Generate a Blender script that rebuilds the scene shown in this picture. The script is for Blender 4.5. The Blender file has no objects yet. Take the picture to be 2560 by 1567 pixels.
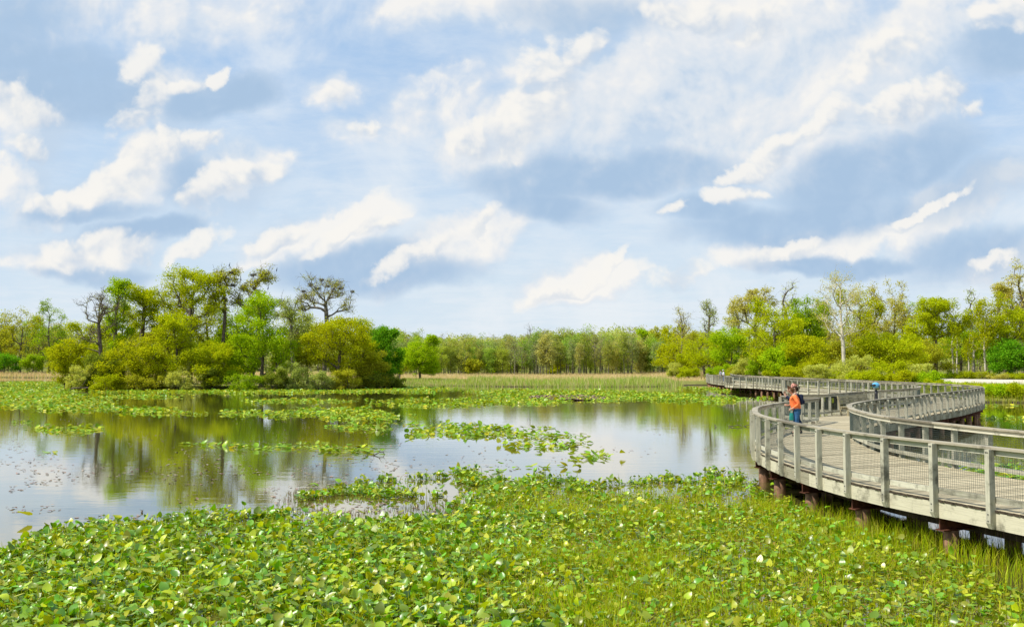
import bpy, bmesh, math, random
import numpy as np
from mathutils import Vector, Matrix

R = math.radians
rng = np.random.default_rng(7)
random.seed(7)
sc = bpy.context.scene
COL = sc.collection

# ------------------------------------------------------------------ camera
F, CX, CY, YH, HC = 2400.0, 1280.0, 783.5, 914.0, 3.47
PITCH = math.atan((YH - CY) / F)
cd = bpy.data.cameras.new("camera")
cd.sensor_width = 36.0
cd.lens = 36.0 * F / 2560.0
cd.clip_start, cd.clip_end = 0.1, 8000.0
cam = bpy.data.objects.new("camera", cd)
COL.objects.link(cam)
cam.location = (0, 0, HC)
cam.rotation_euler = (R(90) + PITCH, 0, 0)
sc.camera = cam


def ray(px, py):
    x, v = (px - CX) / F, -(py - CY) / F
    return x, math.cos(PITCH) - v * math.sin(PITCH), math.sin(PITCH) + v * math.cos(PITCH)


def at(px, py, z=0.0):
    """where the sight line of a photo pixel meets the level z"""
    x, y, dz = ray(px, py)
    t = (z - HC) / dz
    return x * t, y * t


def xat(px, d):
    return (px - CX) / F * d


def zat(py, d):
    return HC - (py - YH) / F * d


# ------------------------------------------------------------------ light, sky
SUN_EL, SUN_AZ = R(50), R(-106)          # azimuth from straight ahead, negative = left
sdir = Vector((math.sin(SUN_AZ) * math.cos(SUN_EL), math.cos(SUN_AZ) * math.cos(SUN_EL), math.sin(SUN_EL)))
sl = bpy.data.lights.new("sun", 'SUN')
sl.energy = 5.0
sl.angle = R(0.5)
sl.color = (1.0, 0.955, 0.87)
sun = bpy.data.objects.new("sun", sl)
COL.objects.link(sun)
sun.rotation_euler = (-sdir).to_track_quat('-Z', 'Y').to_euler()

world = bpy.data.worlds.new("World")
sc.world = world
world.use_nodes = True
wt = world.node_tree
wt.nodes.clear()


class NG:
    """short hand for building node graphs"""
    def __init__(s, tree):
        s.t = tree

    def n(s, kind, ins=None, **props):
        nd = s.t.nodes.new(kind)
        for k, v in props.items():
            setattr(nd, k, v)
        for k, v in (ins or {}).items():
            s.put(nd.inputs[k], v)
        return nd

    def put(s, sock, v):
        if isinstance(v, bpy.types.NodeSocket):
            s.t.links.new(v, sock)
        else:
            if sock.type == 'RGBA' and len(v) == 3:
                v = (*v, 1)
            sock.default_value = v

    def m(s, op, a, b=0.0, c=0.0, clamp=False):
        nd = s.n('ShaderNodeMath', operation=op, use_clamp=clamp)
        for i, v in enumerate((a, b, c)):
            s.put(nd.inputs[i], v)
        return nd.outputs[0]

    def vm(s, op, a, b=None):
        nd = s.n('ShaderNodeVectorMath', operation=op)
        s.put(nd.inputs[0], a)
        if b is not None:
            s.put(nd.inputs[1], b)
        return nd.outputs['Value'] if op in ('LENGTH', 'DOT_PRODUCT') else nd.outputs[0]

    def mix(s, fac, a, b, blend='MIX'):
        nd = s.n('ShaderNodeMix', data_type='RGBA', blend_type=blend)
        s.put(nd.inputs[0], fac)
        s.put(nd.inputs[6], a)
        s.put(nd.inputs[7], b)
        return nd.outputs[2]

    def noise(s, vec, scale, detail=4.0, rough=0.5, dist=0.0, col=False, lac=2.0):
        nd = s.n('ShaderNodeTexNoise', {'Vector': vec, 'Scale': scale, 'Detail': detail, 'Roughness': rough,
                                        'Distortion': dist, 'Lacunarity': lac})
        return nd.outputs['Color' if col else 'Fac']

    def sm(s, v, a, b, lo=0.0, hi=1.0):
        nd = s.n('ShaderNodeMapRange', {'Value': v, 'From Min': a, 'From Max': b, 'To Min': lo, 'To Max': hi},
                 interpolation_type='SMOOTHSTEP', clamp=True)
        return nd.outputs['Result']

    def ramp(s, fac, stops):
        nd = s.n('ShaderNodeValToRGB', {'Fac': fac})
        el = nd.color_ramp.elements
        while len(el) < len(stops):
            el.new(0.5)
        for e, (p, c) in zip(el, stops):
            e.position = p
            e.color = (*c, 1)
        return nd.outputs['Color']


def build_sky():
    g = NG(wt)
    SK = 0.1                                   # background strength
    sky = g.n('ShaderNodeTexSky', sky_type='NISHITA', sun_disc=False, sun_elevation=SUN_EL,
              sun_rotation=SUN_AZ, altitude=200.0, air_density=1.0, dust_density=0.6, ozone_density=1.4)
    d = g.n('ShaderNodeTexCoord').outputs['Generated']
    sx = g.n('ShaderNodeSeparateXYZ', {0: d})
    x, y, z = sx.outputs
    ya = g.m('MAXIMUM', g.m('ABSOLUTE', y), 0.12)
    u, v = g.m('DIVIDE', x, ya), g.m('DIVIDE', z, ya)
    p = g.n('ShaderNodeCombineXYZ', {0: u, 1: v, 2: 0.0}).outputs[0]
    # far flat layer: perspective of a level cloud sheet
    zz = g.m('ADD', g.m('MAXIMUM', z, 0.0), 0.09)
    q = g.n('ShaderNodeCombineXYZ', {0: g.m('DIVIDE', x, zz), 1: g.m('DIVIDE', y, zz), 2: 0.0}).outputs[0]

    def s10(c):
        return tuple(k / SK for k in c)
    # clear sky: nishita, lifted towards the milky tone of a humid day
    base = g.mix(0.62, sky.outputs[0], s10((0.38, 0.64, 1.0)))
    hz = g.sm(v, 0.0, 0.34)
    base = g.mix(g.m('MULTIPLY_ADD', hz, -0.80, 0.85), base, s10((0.69, 0.785, 0.85)))
    # thin veil
    veil = g.noise(q, 0.42, 8.0, 0.60, 0.5)
    vf = g.sm(veil, 0.30, 0.62)
    fine = g.noise(q, 3.2, 7.0, 0.66, 0.4)
    vf = g.m('MULTIPLY', vf, g.sm(fine, 0.30, 0.66, 0.35, 1.0))
    base = g.mix(g.m('MULTIPLY', vf, 0.74), base, s10((0.765, 0.82, 0.875)))

    # domain warp for billowing outlines
    w1 = g.noise(p, 7.0, 4.0, 0.55, 0.0, col=True)
    w2 = g.noise(p, 26.0, 6.0, 0.62, 0.0, col=True)
    off1 = g.vm('MULTIPLY', g.vm('SUBTRACT', w1, (0.5, 0.5, 0.5)), (0.10, 0.075, 0.0))
    off2 = g.vm('MULTIPLY', g.vm('SUBTRACT', w2, (0.5, 0.5, 0.5)), (0.035, 0.03, 0.0))
    pw = g.vm('ADD', g.vm('ADD', p, off1), off2)
    pw_soft = g.vm('ADD', p, g.vm('MULTIPLY', off1, (1.2, 0.8, 0.0)))
    pw_soft = g.vm('ADD', pw_soft, g.vm('MULTIPLY', off2, (0.5, 0.5, 0.0)))

    def field(lst, vec):
        out = None
        for (px, py, rx, ry, rot, wgt) in lst:
            rx_, ry_, rz_ = ray(px, py)
            mp = g.n('ShaderNodeMapping', {'Vector': vec}, vector_type='TEXTURE')
            mp.inputs['Location'].default_value = (rx_ / ry_, rz_ / ry_, 0)
            mp.inputs['Rotation'].default_value = (0, 0, R(rot))
            mp.inputs['Scale'].default_value = (rx / F, ry / F, 1)
            e = g.m('MULTIPLY_ADD', g.vm('DOT_PRODUCT', mp.outputs[0], mp.outputs[0]), -wgt * 0.65, wgt * 0.65)
            out = e if out is None else g.m('SMOOTH_MAX', out, e, 0.12)
        return out

    # billow relief: brighter where the cloud faces the sun (up and left)
    def relief(scale, det, off):
        a = g.noise(p, scale, det, 0.58)
        b = g.noise(g.vm('ADD', p, (-off, off * 0.9, 0.0)), scale, det, 0.58)
        return g.m('SUBTRACT', a, b)
    rel = g.m('ADD', g.m('MULTIPLY', relief(5.5, 3.0, 0.035), 1.7), g.m('MULTIPLY', relief(15.0, 4.0, 0.012), 1.5))

    # --- photographed clouds: (pixel x, pixel y, radius x, radius y, tilt, weight)
    BODY = [(1620, 260, 420, 230, 12, 1.0), (1330, 330, 200, 130, 35, 1.0), (1800, 120, 360, 150, 10, 1.0),
            (1200, 370, 130, 80, 10, 1.0), (2080, 210, 240, 130, 25, 0.9), (2300, 120, 260, 130, 20, .9), (1330, 25, 330, 75, 0, 0.9),
            (180, 500, 150, 60, 12, 1), (400, 420, 170, 85, 38, 1), (560, 480, 160, 75, 25, 1), (230, 620, 170, 55, 10, 1),
            (80, 300, 130, 90, -35, 0.9), (430, 250, 120, 120, 30, .8), (330, 40, 360, 90, 0, .45), (860, 600, 150, 60, 25, .9),
            (1120, 630, 190, 65, 20, .9), (720, 610, 130, 50, 20, .9), (840, 225, 75, 50, 10, .5), (900, 330, 80, 45, 5, .45),
            (2140, 330, 330, 110, 22, .9), (2380, 540, 170, 70, 28, .9), (1980, 625, 220, 45, 5, .9), (1440, 700, 150, 45, 14, .8),
            (2500, 650, 90, 40, 15, .8), (60, 450, 90, 70, 0, .8), (1080, 280, 190, 70, 15, .35)]
    DARK = [(1520, 440, 330, 62, 2, 1.0), (1370, 520, 150, 48, -8, .9), (1290, 470, 120, 40, 0, .8),
            (2010, 560, 330, 55, 5, 1.0), (2200, 440, 260, 90, 18, 1.0), (1760, 535, 140, 38, 0, .9),
            (150, 190, 330, 110, -12, 1.0), (60, 40, 160, 90, 0, .6), (560, 245, 130, 55, 8, 1.0), (1480, 28, 230, 60, 0, .6), (2530, 120, 120, 80, 20, 1.0),
            (370, 575, 150, 26, 0, .9), (190, 530, 140, 22, 0, .7), (470, 460, 90, 50, 35, .7), (880, 665, 190, 50, 8, .9), (2080, 660, 240, 26, 0, 1.0),
            (1010, 690, 200, 40, 5, .7), (2440, 640, 200, 60, 10, .7), (230, 675, 120, 22, 0, .7), (2420, 480, 190, 70, 20, .6)]
    LIT = [(1365, 190, 95, 62, 48, 1.0), (1440, 120, 90, 40, 35, .9), (1330, 265, 60, 70, 60, 1.0), (1290, 330, 80, 60, 30, .9), (1180, 350, 80, 48, 25, 1.0),
           (1730, 25, 130, 42, -4, 1.0), (1900, 45, 70, 36, 25, .9), (1860, 430, 75, 26, 22, 1.0), (1960, 375, 90, 34, 30, 1.0),
           (2060, 310, 85, 34, 42, 1.0), (2250, 275, 120, 40, 12, 1.0), (2380, 235, 70, 45, 45, .9), (1830, 490, 90, 22, 8, .9), (2440, 280, 40, 30, 30, .8),
           (150, 490, 85, 34, 14, 1.0), (270, 465, 90, 40, 10, 1.0), (350, 420, 90, 48, 40, 1.0), (430, 375, 80, 42, 20, 1.0), (540, 360, 60, 34, 20, .8),
           (400, 230, 48, 66, -20, 1.0), (470, 205, 50, 24, 10, .9), (545, 185, 26, 20, 0, .9), (370, 140, 60, 45, 0, .7), (350, 300, 90, 42, 20, .8),
           (520, 490, 120, 42, 25, .9), (640, 445, 60, 30, 10, .8), (210, 615, 120, 36, 14, .9), (330, 610, 50, 30, 10, .7),
           (850, 585, 75, 24, 32, 1.0), (950, 570, 50, 20, 0, 1.0), (690, 600, 80, 30, 26, .9), (470, 610, 90, 24, 24, .8), (1060, 640, 130, 22, 26, .9),
           (1190, 570, 60, 22, 40, .8), (840, 220, 44, 36, 5, .9), (2340, 535, 110, 14, 30, .9), (2260, 570, 50, 12, 24, .8), (1960, 622, 130, 20, 6, .9),
           (1390, 720, 120, 20, 18, .9), (1540, 650, 60, 14, 40, .7), (2510, 40, 80, 55, 20, 1.0), (2500, 660, 50, 18, 15, .9), (1700, 688, 50, 28, 10, .6),
           (60, 260, 80, 40, -25, .8), (70, 360, 60, 30, -25, .8), (905, 325, 50, 22, 5, .8), (1660, 540, 30, 18, 20, .8), (2210, 140, 110, 44, 20, .6)]
    def after(vec, val):                       # evaluate this field only once val is known (keeps the node stack small)
        return g.vm('ADD', vec, g.n('ShaderNodeCombineXYZ', {0: g.m('MULTIPLY', val, 1e-7), 1: 0.0, 2: 0.0}).outputs[0])
    BODY = [(a_, b_, c_ * 1.18, d_ * 1.18, e_, f_) for a_, b_, c_, d_, e_, f_ in BODY]
    LIT = [(a_, b_, c_ * 1.08, d_ * 1.08, e_, f_) for a_, b_, c_, d_, e_, f_ in LIT]
    DARK = [(a_, b_, c_ * 1.2, d_ * 1.22, e_, f_) for a_, b_, c_, d_, e_, f_ in DARK]
    def billow(vec):
        vor = g.n('ShaderNodeTexVoronoi', {'Vector': vec, 'Scale': 13.0, 'Detail': 3.0, 'Roughness': 0.6, 'Lacunarity': 2.3}, feature='SMOOTH_F1', normalize=True)
        pf = g.m('SUBTRACT', 0.42, vor.outputs['Distance'])
        return pf, g.m('ADD', g.m('MULTIPLY', g.m('SUBTRACT', g.noise(vec, 8.0, 8.0, 0.56, 0.4), 0.5), 0.8), g.m('MULTIPLY', pf, 0.9))
    pwb = g.vm('ADD', p, g.vm('MULTIPLY', off1, (0.6, 0.6, 0.0)))
    puff, bil = billow(pwb)
    puff2, bil2 = billow(g.vm('ADD', pwb, (-0.011, 0.010, 0.0)))
    rel = g.m('ADD', g.m('MULTIPLY', rel, 0.45), g.m('MULTIPLY', g.m('SUBTRACT', bil, bil2), 2.2))
    lowc = g.noise(p, 4.2, 6.0, 0.58, 0.6)
    F0 = field(BODY, pw)
    F1 = field(BODY, g.vm('ADD', after(pw, F0), (-0.030, 0.026, 0.0)))
    big = g.m('SUBTRACT', F0, F1)                       # > 0 where the mass rises away from the sun side
    D0 = g.m('MULTIPLY_ADD', bil, 1.0, F0)
    shade = g.m('ADD', g.m('MULTIPLY_ADD', big, 1.0, 0.28), g.m('MULTIPLY', rel, 1.25))
    shade = g.m('ADD', shade, g.m('MULTIPLY', g.m('SUBTRACT', 0.5, lowc), 1.5))
    shade = g.m('ADD', shade, g.m('MULTIPLY', puff, 0.35), clamp=True)
    body = g.m('MULTIPLY', g.sm(D0, -0.10, g.m('MULTIPLY_ADD', shade, -0.55, 0.85)), 0.92)
    dark = g.sm(g.m('MULTIPLY_ADD', bil, 0.4, field(DARK, after(pw_soft, D0))), -0.02, 0.58)
    l1 = field(LIT[:28], after(pw, dark))
    l2 = field(LIT[28:], after(pw, l1))
    po = (-0.006, 0.0075, 0.0)
    l3 = field(LIT[:28], g.vm('ADD', after(pw, l2), po))
    l4 = field(LIT[28:], g.vm('ADD', after(pw, l3), po))
    lbig = g.m('SUBTRACT', g.m('MAXIMUM', l1, l2), g.m('MAXIMUM', l3, l4))
    lf = g.m('ADD', g.m('MULTIPLY_ADD', bil, 1.0, g.m('MAXIMUM', l1, l2)), g.m('MULTIPLY', rel, 0.9))
    lit = g.sm(lf, -0.02, 0.60)
    c = g.mix(g.m('MULTIPLY', g.sm(lowc, 0.50, 0.72), 0.45), base, s10((0.55, 0.70, 0.86)))
    c = g.mix(g.m('MULTIPLY', g.sm(lowc, 0.50, 0.30), 0.70), c, s10((0.83, 0.86, 0.885)))
    bcol = g.ramp(shade, [(0.0, (0.53, 0.645, 0.785)), (0.34, (0.68, 0.745, 0.82)), (0.68, (0.79, 0.81, 0.835)), (1.0, (0.90, 0.88, 0.845))])
    bcol = g.vm('SCALE', bcol)
    bcol.node.inputs['Scale'].default_value = 1 / SK
    c = g.mix(body, c, bcol)
    dk = g.m('MULTIPLY', dark, g.m('MULTIPLY_ADD', rel, -0.6, 0.93, clamp=True))
    c = g.mix(dk, c, s10((0.39, 0.535, 0.72)))
    lcol = g.mix(g.sm(g.m('MULTIPLY_ADD', lbig, 0.8, g.m('ADD', g.m('MULTIPLY', rel, 1.7), g.m('MULTIPLY_ADD', puff, 0.8, 0.46))), -0.05, 1.05), s10((0.53, 0.625, 0.75)), s10((0.90, 0.88, 0.84)))
    c = g.mix(g.m('MULTIPLY', lit, 0.90), c, lcol)
    bg = g.n('ShaderNodeBackground', {'Color': c, 'Strength': SK * 0.95})
    out = g.n('ShaderNodeOutputWorld')
    wt.links.new(bg.outputs[0], out.inputs[0])


build_sky()
world.cycles.sampling_method = 'MANUAL'
world.cycles.sample_map_resolution = 512

vs = sc.view_settings
vs.view_transform, vs.look, vs.exposure, vs.gamma = 'Standard', 'None', 0.14, 1.0
sc.cycles.max_bounces = 6
sc.cycles.diffuse_bounces = 3
sc.cycles.glossy_bounces = 3
sc.cycles.transmission_bounces = 4
sc.cycles.transparent_max_bounces = 6
sc.cycles.caustics_reflective = False
sc.cycles.caustics_refractive = False


# ------------------------------------------------------------------ materials
def mat(name):
    m = bpy.data.materials.new(name)
    m.use_nodes = True
    m.node_tree.nodes.clear()
    return m, NG(m.node_tree)


def finish(m, g, shader):
    o = g.n('ShaderNodeOutputMaterial')
    g.t.links.new(shader, o.inputs['Surface'])
    return m


def wood(name, dark, light, stain=0.5, grain=1.0):
    """weathered boards: grain along the UV length, stains, every board a tone of its own"""
    m, g = mat(name)
    uv = g.n('ShaderNodeUVMap').outputs[0]
    geo = g.n('ShaderNodeNewGeometry')
    ri = geo.outputs['Random Per Island']
    sh = g.vm('ADD', uv, g.n('ShaderNodeCombineXYZ', {0: g.m('MULTIPLY', ri, 37.0), 1: g.m('MULTIPLY', ri, 11.0), 2: 0.0}).outputs[0])
    gr = g.noise(g.vm('MULTIPLY', sh, (1.6, 55.0, 1.0)), 1.0, 5.0, 0.62, 0.6)
    bl = g.noise(geo.outputs['Position'], 2.1, 6.0, 0.66)
    f = g.m('ADD', g.m('MULTIPLY', gr, 0.75 * grain), g.m('MULTIPLY', ri, 0.45))
    c = g.ramp(f, [(0.26, dark), (0.86, light)])
    st = g.sm(bl, 0.50, 0.72)
    c = g.mix(g.m('MULTIPLY', st, stain), c, tuple(k * 0.42 for k in dark))
    li = g.sm(g.noise(geo.outputs['Position'], 5.3, 4.0, 0.7), 0.56, 0.72)
    c = g.mix(g.m('MULTIPLY', li, 0.30), c, (0.26, 0.27, 0.16))
    bmp = g.n('ShaderNodeBump', {'Strength': 0.35, 'Distance': 0.006, 'Height': gr})
    b = g.n('ShaderNodeBsdfPrincipled', {'Base Color': c, 'Roughness': 0.8, 'Normal': bmp.outputs[0], 'Specular IOR Level': 0.25})
    return finish(m, g, b.outputs[0])


def plain(name, col, rough=0.6, metal=0.0, var=0.25, scale=6.0, spec=0.4):
    m, g = mat(name)
    pos = g.n('ShaderNodeTexCoord').outputs['Object']
    nz = g.noise(pos, scale, 5.0, 0.6)
    c = g.mix(g.sm(nz, 0.3, 0.7), tuple(k * (1 - var) for k in col), tuple(min(1, k * (1 + var)) for k in col))
    b = g.n('ShaderNodeBsdfPrincipled', {'Base Color': c, 'Roughness': rough, 'Metallic': metal, 'Specular IOR Level': spec})
    return finish(m, g, b.outputs[0])


def leafy(name, col=None, transl=0.4, gloss=0.0, hue=0.035, val=0.5, rough=0.4, alt=None, alt_at=0.85):
    """leaves: every leaf its own shade; colour from the object when col is None"""
    m, g = mat(name)
    ri = g.n('ShaderNodeNewGeometry').outputs['Random Per Island']
    base = g.n('ShaderNodeObjectInfo').outputs['Color'] if col is None else col
    r2 = g.m('FRACT', g.m('MULTIPLY', ri, 17.31))
    if alt is not None:
        base = g.mix(g.m('GREATER_THAN', g.m('FRACT', g.m('MULTIPLY', ri, 53.7)), alt_at), base, alt)
    h = g.n('ShaderNodeHueSaturation', {'Color': base, 'Hue': g.m('MULTIPLY_ADD', ri, 2 * hue, 0.5 - hue),
                                        'Saturation': 1.0, 'Value': g.m('MULTIPLY_ADD', r2, val, 1 - val / 2)})
    c = h.outputs[0]
    df = g.n('ShaderNodeBsdfDiffuse', {'Color': c})
    tr = g.n('ShaderNodeBsdfTranslucent', {'Color': g.mix(1.0, c, (1.25, 1.15, 0.55), 'MULTIPLY')})
    s = g.n('ShaderNodeMixShader', {0: transl, 1: df.outputs[0], 2: tr.outputs[0]}).outputs[0]
    if gloss > 0:
        gl = g.n('ShaderNodeBsdfGlossy', {'Color': (1, 1, 1), 'Roughness': rough})
        gg = g.n('ShaderNodeNewGeometry')
        cs = g.m('ABSOLUTE', g.vm('DOT_PRODUCT', gg.outputs['Normal'], gg.outputs['Incoming']))
        fr = g.m('MULTIPLY_ADD', g.m('POWER', g.m('SUBTRACT', 1.0, cs, clamp=True), 4.0), 0.30, 0.06)
        s = g.n('ShaderNodeMixShader', {0: g.m('MULTIPLY', fr, gloss, clamp=True), 1: s, 2: gl.outputs[0]}).outputs[0]
    return finish(m, g, s)


M = {}
M['deck'] = wood('deck_boards', (0.27, 0.225, 0.135), (0.60, 0.51, 0.33), 0.30, 0.9)
M['rail'] = wood('weathered_timber', (0.14, 0.13, 0.09), (0.62, 0.59, 0.45), 0.8, 1.15)
M['cap'] = wood('weathered_cap_rail', (0.095, 0.08, 0.055), (0.40, 0.355, 0.26), 0.8, 1.15)
M['rim'] = wood('weathered_rim', (0.17, 0.15, 0.095), (0.58, 0.54, 0.39), 0.8, 1.15)
M['plank_end'] = plain('dark_plank_ends', (0.055, 0.042, 0.03), 0.9, 0, 0.5, 9.0, 0.1)
M['bench'] = wood('bench_timber', (0.15, 0.125, 0.075), (0.38, 0.33, 0.20), 0.4)
M['pile'] = plain('timber_pile', (0.27, 0.15, 0.09), 0.85, 0, 0.5, 4.0, 0.2)
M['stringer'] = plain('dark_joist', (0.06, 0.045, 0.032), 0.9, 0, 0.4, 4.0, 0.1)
M['steel'] = plain('rusty_steel', (0.115, 0.042, 0.024), 0.75, 0.2, 0.5, 7.0, 0.3)
M['wire'] = plain('green_grey_wire', (0.10, 0.125, 0.11), 0.5, 0.4, 0.1, 3.0)
M['bolt'] = plain('bolt_steel', (0.10, 0.10, 0.11), 0.5, 0.7, 0.2, 30.0)
M['bark'] = plain('dark_bark', (0.15, 0.12, 0.09), 0.9, 0, 0.45, 2.5, 0.1)
M['bark_grey'] = plain('grey_bark', (0.21, 0.18, 0.14), 0.9, 0, 0.4, 2.5, 0.1)
M['bark_white'] = plain('white_bark', (0.56, 0.51, 0.41), 0.85, 0, 0.25, 0.9, 0.1)
M['leaf'] = leafy('tree_leaves', None, 0.48, 0.0, 0.016, 0.5)
M['twigs'] = plain('nest_twigs', (0.10, 0.085, 0.07), 0.9, 0, 0.4, 3.0, 0.1)
M['lily'] = leafy('spatterdock_leaves', (0.205, 0.375, 0.003), 0.36, 0.85, 0.03, 0.9, 0.38, (0.42, 0.48, 0.006), 0.62)
M['lily_far'] = leafy('floating_pads', (0.25, 0.40, 0.012), 0.30, 0.5, 0.03, 0.6, 0.35, (0.46, 0.50, 0.02), 0.70)
M['stalk'] = leafy('petioles', (0.38, 0.45, 0.016), 0.3, 0.2, 0.03, 0.5)
M['sedge'] = leafy('sedge_blades', (0.40, 0.50, 0.008), 0.40, 0.10, 0.03, 0.5, 0.4, (0.46, 0.40, 0.06), 0.84)
M['rust_grass'] = leafy('rusty_sprigs', (0.19, 0.13, 0.04), 0.3, 0.0, 0.04, 0.7, 0.4, (0.22, 0.22, 0.04), 0.6)
M['cattail'] = leafy('cattail_blades', (0.32, 0.45, 0.06), 0.35, 0.0, 0.03, 0.5, 0.4, (0.60, 0.54, 0.26), 0.62)
M['drygrass'] = leafy('dry_reed_blades', (0.78, 0.58, 0.34), 0.30, 0.0, 0.02, 0.3, 0.4, (0.62, 0.56, 0.22), 0.75)
M['weed'] = leafy('pond_weed', (0.30, 0.33, 0.012), 0.25, 0.2, 0.035, 0.7, 0.45, (0.26, 0.17, 0.04), 0.62)
M['bankgrass'] = leafy('bank_grass', (0.26, 0.31, 0.015), 0.35, 0.0, 0.03, 0.6, 0.4, (0.36, 0.32, 0.06), 0.75)
M['litter'] = leafy('floating_litter', (0.20, 0.12, 0.075), 0.0, 0.3, 0.04, 0.7, 0.4, (0.32, 0.24, 0.17), 0.5)
M['concrete'] = plain('pale_concrete', (0.62, 0.55, 0.43), 0.85, 0, 0.12, 0.6, 0.2)


def ground_mat():
    m, g = mat('marsh_soil')
    geo = g.n('ShaderNodeNewGeometry')
    pos = geo.outputs['Position']
    n1 = g.noise(pos, 0.12, 6.0, 0.6)
    n2 = g.noise(pos, 1.7, 5.0, 0.6)
    c = g.mix(g.sm(n1, 0.35, 0.65), (0.17, 0.18, 0.03), (0.27, 0.26, 0.07))
    c = g.mix(g.sm(n2, 0.40, 0.75), c, (0.10, 0.11, 0.025))
    z = g.n('ShaderNodeSeparateXYZ', {0: pos}).outputs[2]
    c = g.mix(g.sm(z, 0.05, 0.22), (0.05, 0.038, 0.022), c)
    b = g.n('ShaderNodeBsdfPrincipled', {'Base Color': c, 'Roughness': 0.95, 'Specular IOR Level': 0.1})
    return finish(m, g, b.outputs[0])


def water_mat():
    m, g = mat('pond_water')
    pos = g.n('ShaderNodeNewGeometry').outputs['Position']
    a = g.noise(g.vm('MULTIPLY', pos, (1.0, 2.1, 1.0)), 2.3, 3.0, 0.55)
    b_ = g.noise(g.vm('MULTIPLY', pos, (0.55, 1.6, 1.0)), 0.8, 2.0, 0.5)
    breeze = g.sm(g.noise(g.vm('MULTIPLY', pos, (0.35, 1.0, 1.0)), 0.045, 3.0, 0.5), 0.38, 0.68)
    h = g.m('ADD', g.m('MULTIPLY', a, 0.45), b_)
    bmp = g.n('ShaderNodeBump', {'Strength': 0.5, 'Distance': g.m('MULTIPLY_ADD', breeze, 0.007, 0.0035), 'Height': h})
    scum = g.sm(g.noise(pos, 0.35, 6.0, 0.65), 0.50, 0.75)
    c = g.mix(scum, (0.105, 0.098, 0.022), (0.135, 0.125, 0.028))
    b = g.n('ShaderNodeBsdfPrincipled', {'Base Color': c, 'Roughness': g.m('MULTIPLY_ADD', breeze, 0.05, 0.02), 'IOR': 1.45,
                                         'Normal': bmp.outputs[0], 'Specular IOR Level': 0.5,
                                         'Coat Weight': 0.8, 'Coat Roughness': 0.03, 'Coat IOR': 1.4, 'Coat Normal': bmp.outputs[0]})
    return finish(m, g, b.outputs[0])


M['ground'] = ground_mat()
M['water'] = water_mat()


# ------------------------------------------------------------------ object helpers
def link(o, parent=None):
    COL.objects.link(o)
    if parent is not None:
        o.parent = parent
    return o


def tag(o, label=None, cat=None, group=None, kind=None):
    for k, v in (('label', label), ('category', cat), ('group', group), ('kind', kind)):
        if v:
            o[k] = v
    return o


def empty(name, loc=(0, 0, 0), rz=0.0):
    o = bpy.data.objects.new(name, None)
    o.empty_display_size = 0.3
    link(o)
    o.location = loc
    o.rotation_euler = (0, 0, rz)
    return o


def raw_mesh(name, v, f, mats, uv=None, smooth=False, mi=None):
    """v (n,3), f (m,k) arrays of equal-sized faces"""
    v = np.asarray(v, np.float32)
    f = np.asarray(f, np.int32)
    me = bpy.data.meshes.new(name)
    k = f.shape[1]
    me.vertices.add(len(v))
    me.vertices.foreach_set('co', v.ravel())
    me.loops.add(f.size)
    me.loops.foreach_set('vertex_index', f.ravel())
    me.polygons.add(len(f))
    me.polygons.foreach_set('loop_start', np.arange(0, f.size, k, dtype=np.int32))
    if mi is not None:
        me.polygons.foreach_set('material_index', np.asarray(mi, np.int32))
    me.polygons.foreach_set('use_smooth', np.full(len(f), bool(smooth)))
    for m in (mats if isinstance(mats, (list, tuple)) else [mats]):
        me.materials.append(m)
    if uv is not None:
        l = me.uv_layers.new(name='UVMap')
        l.data.foreach_set('uv', np.asarray(uv, np.float32).ravel())
    me.update(calc_edges=True)
    return me


def obj(name, me, parent=None, loc=None):
    o = bpy.data.objects.new(name, me)
    link(o, parent)
    if loc is not None:
        o.location = loc
    return o


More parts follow.
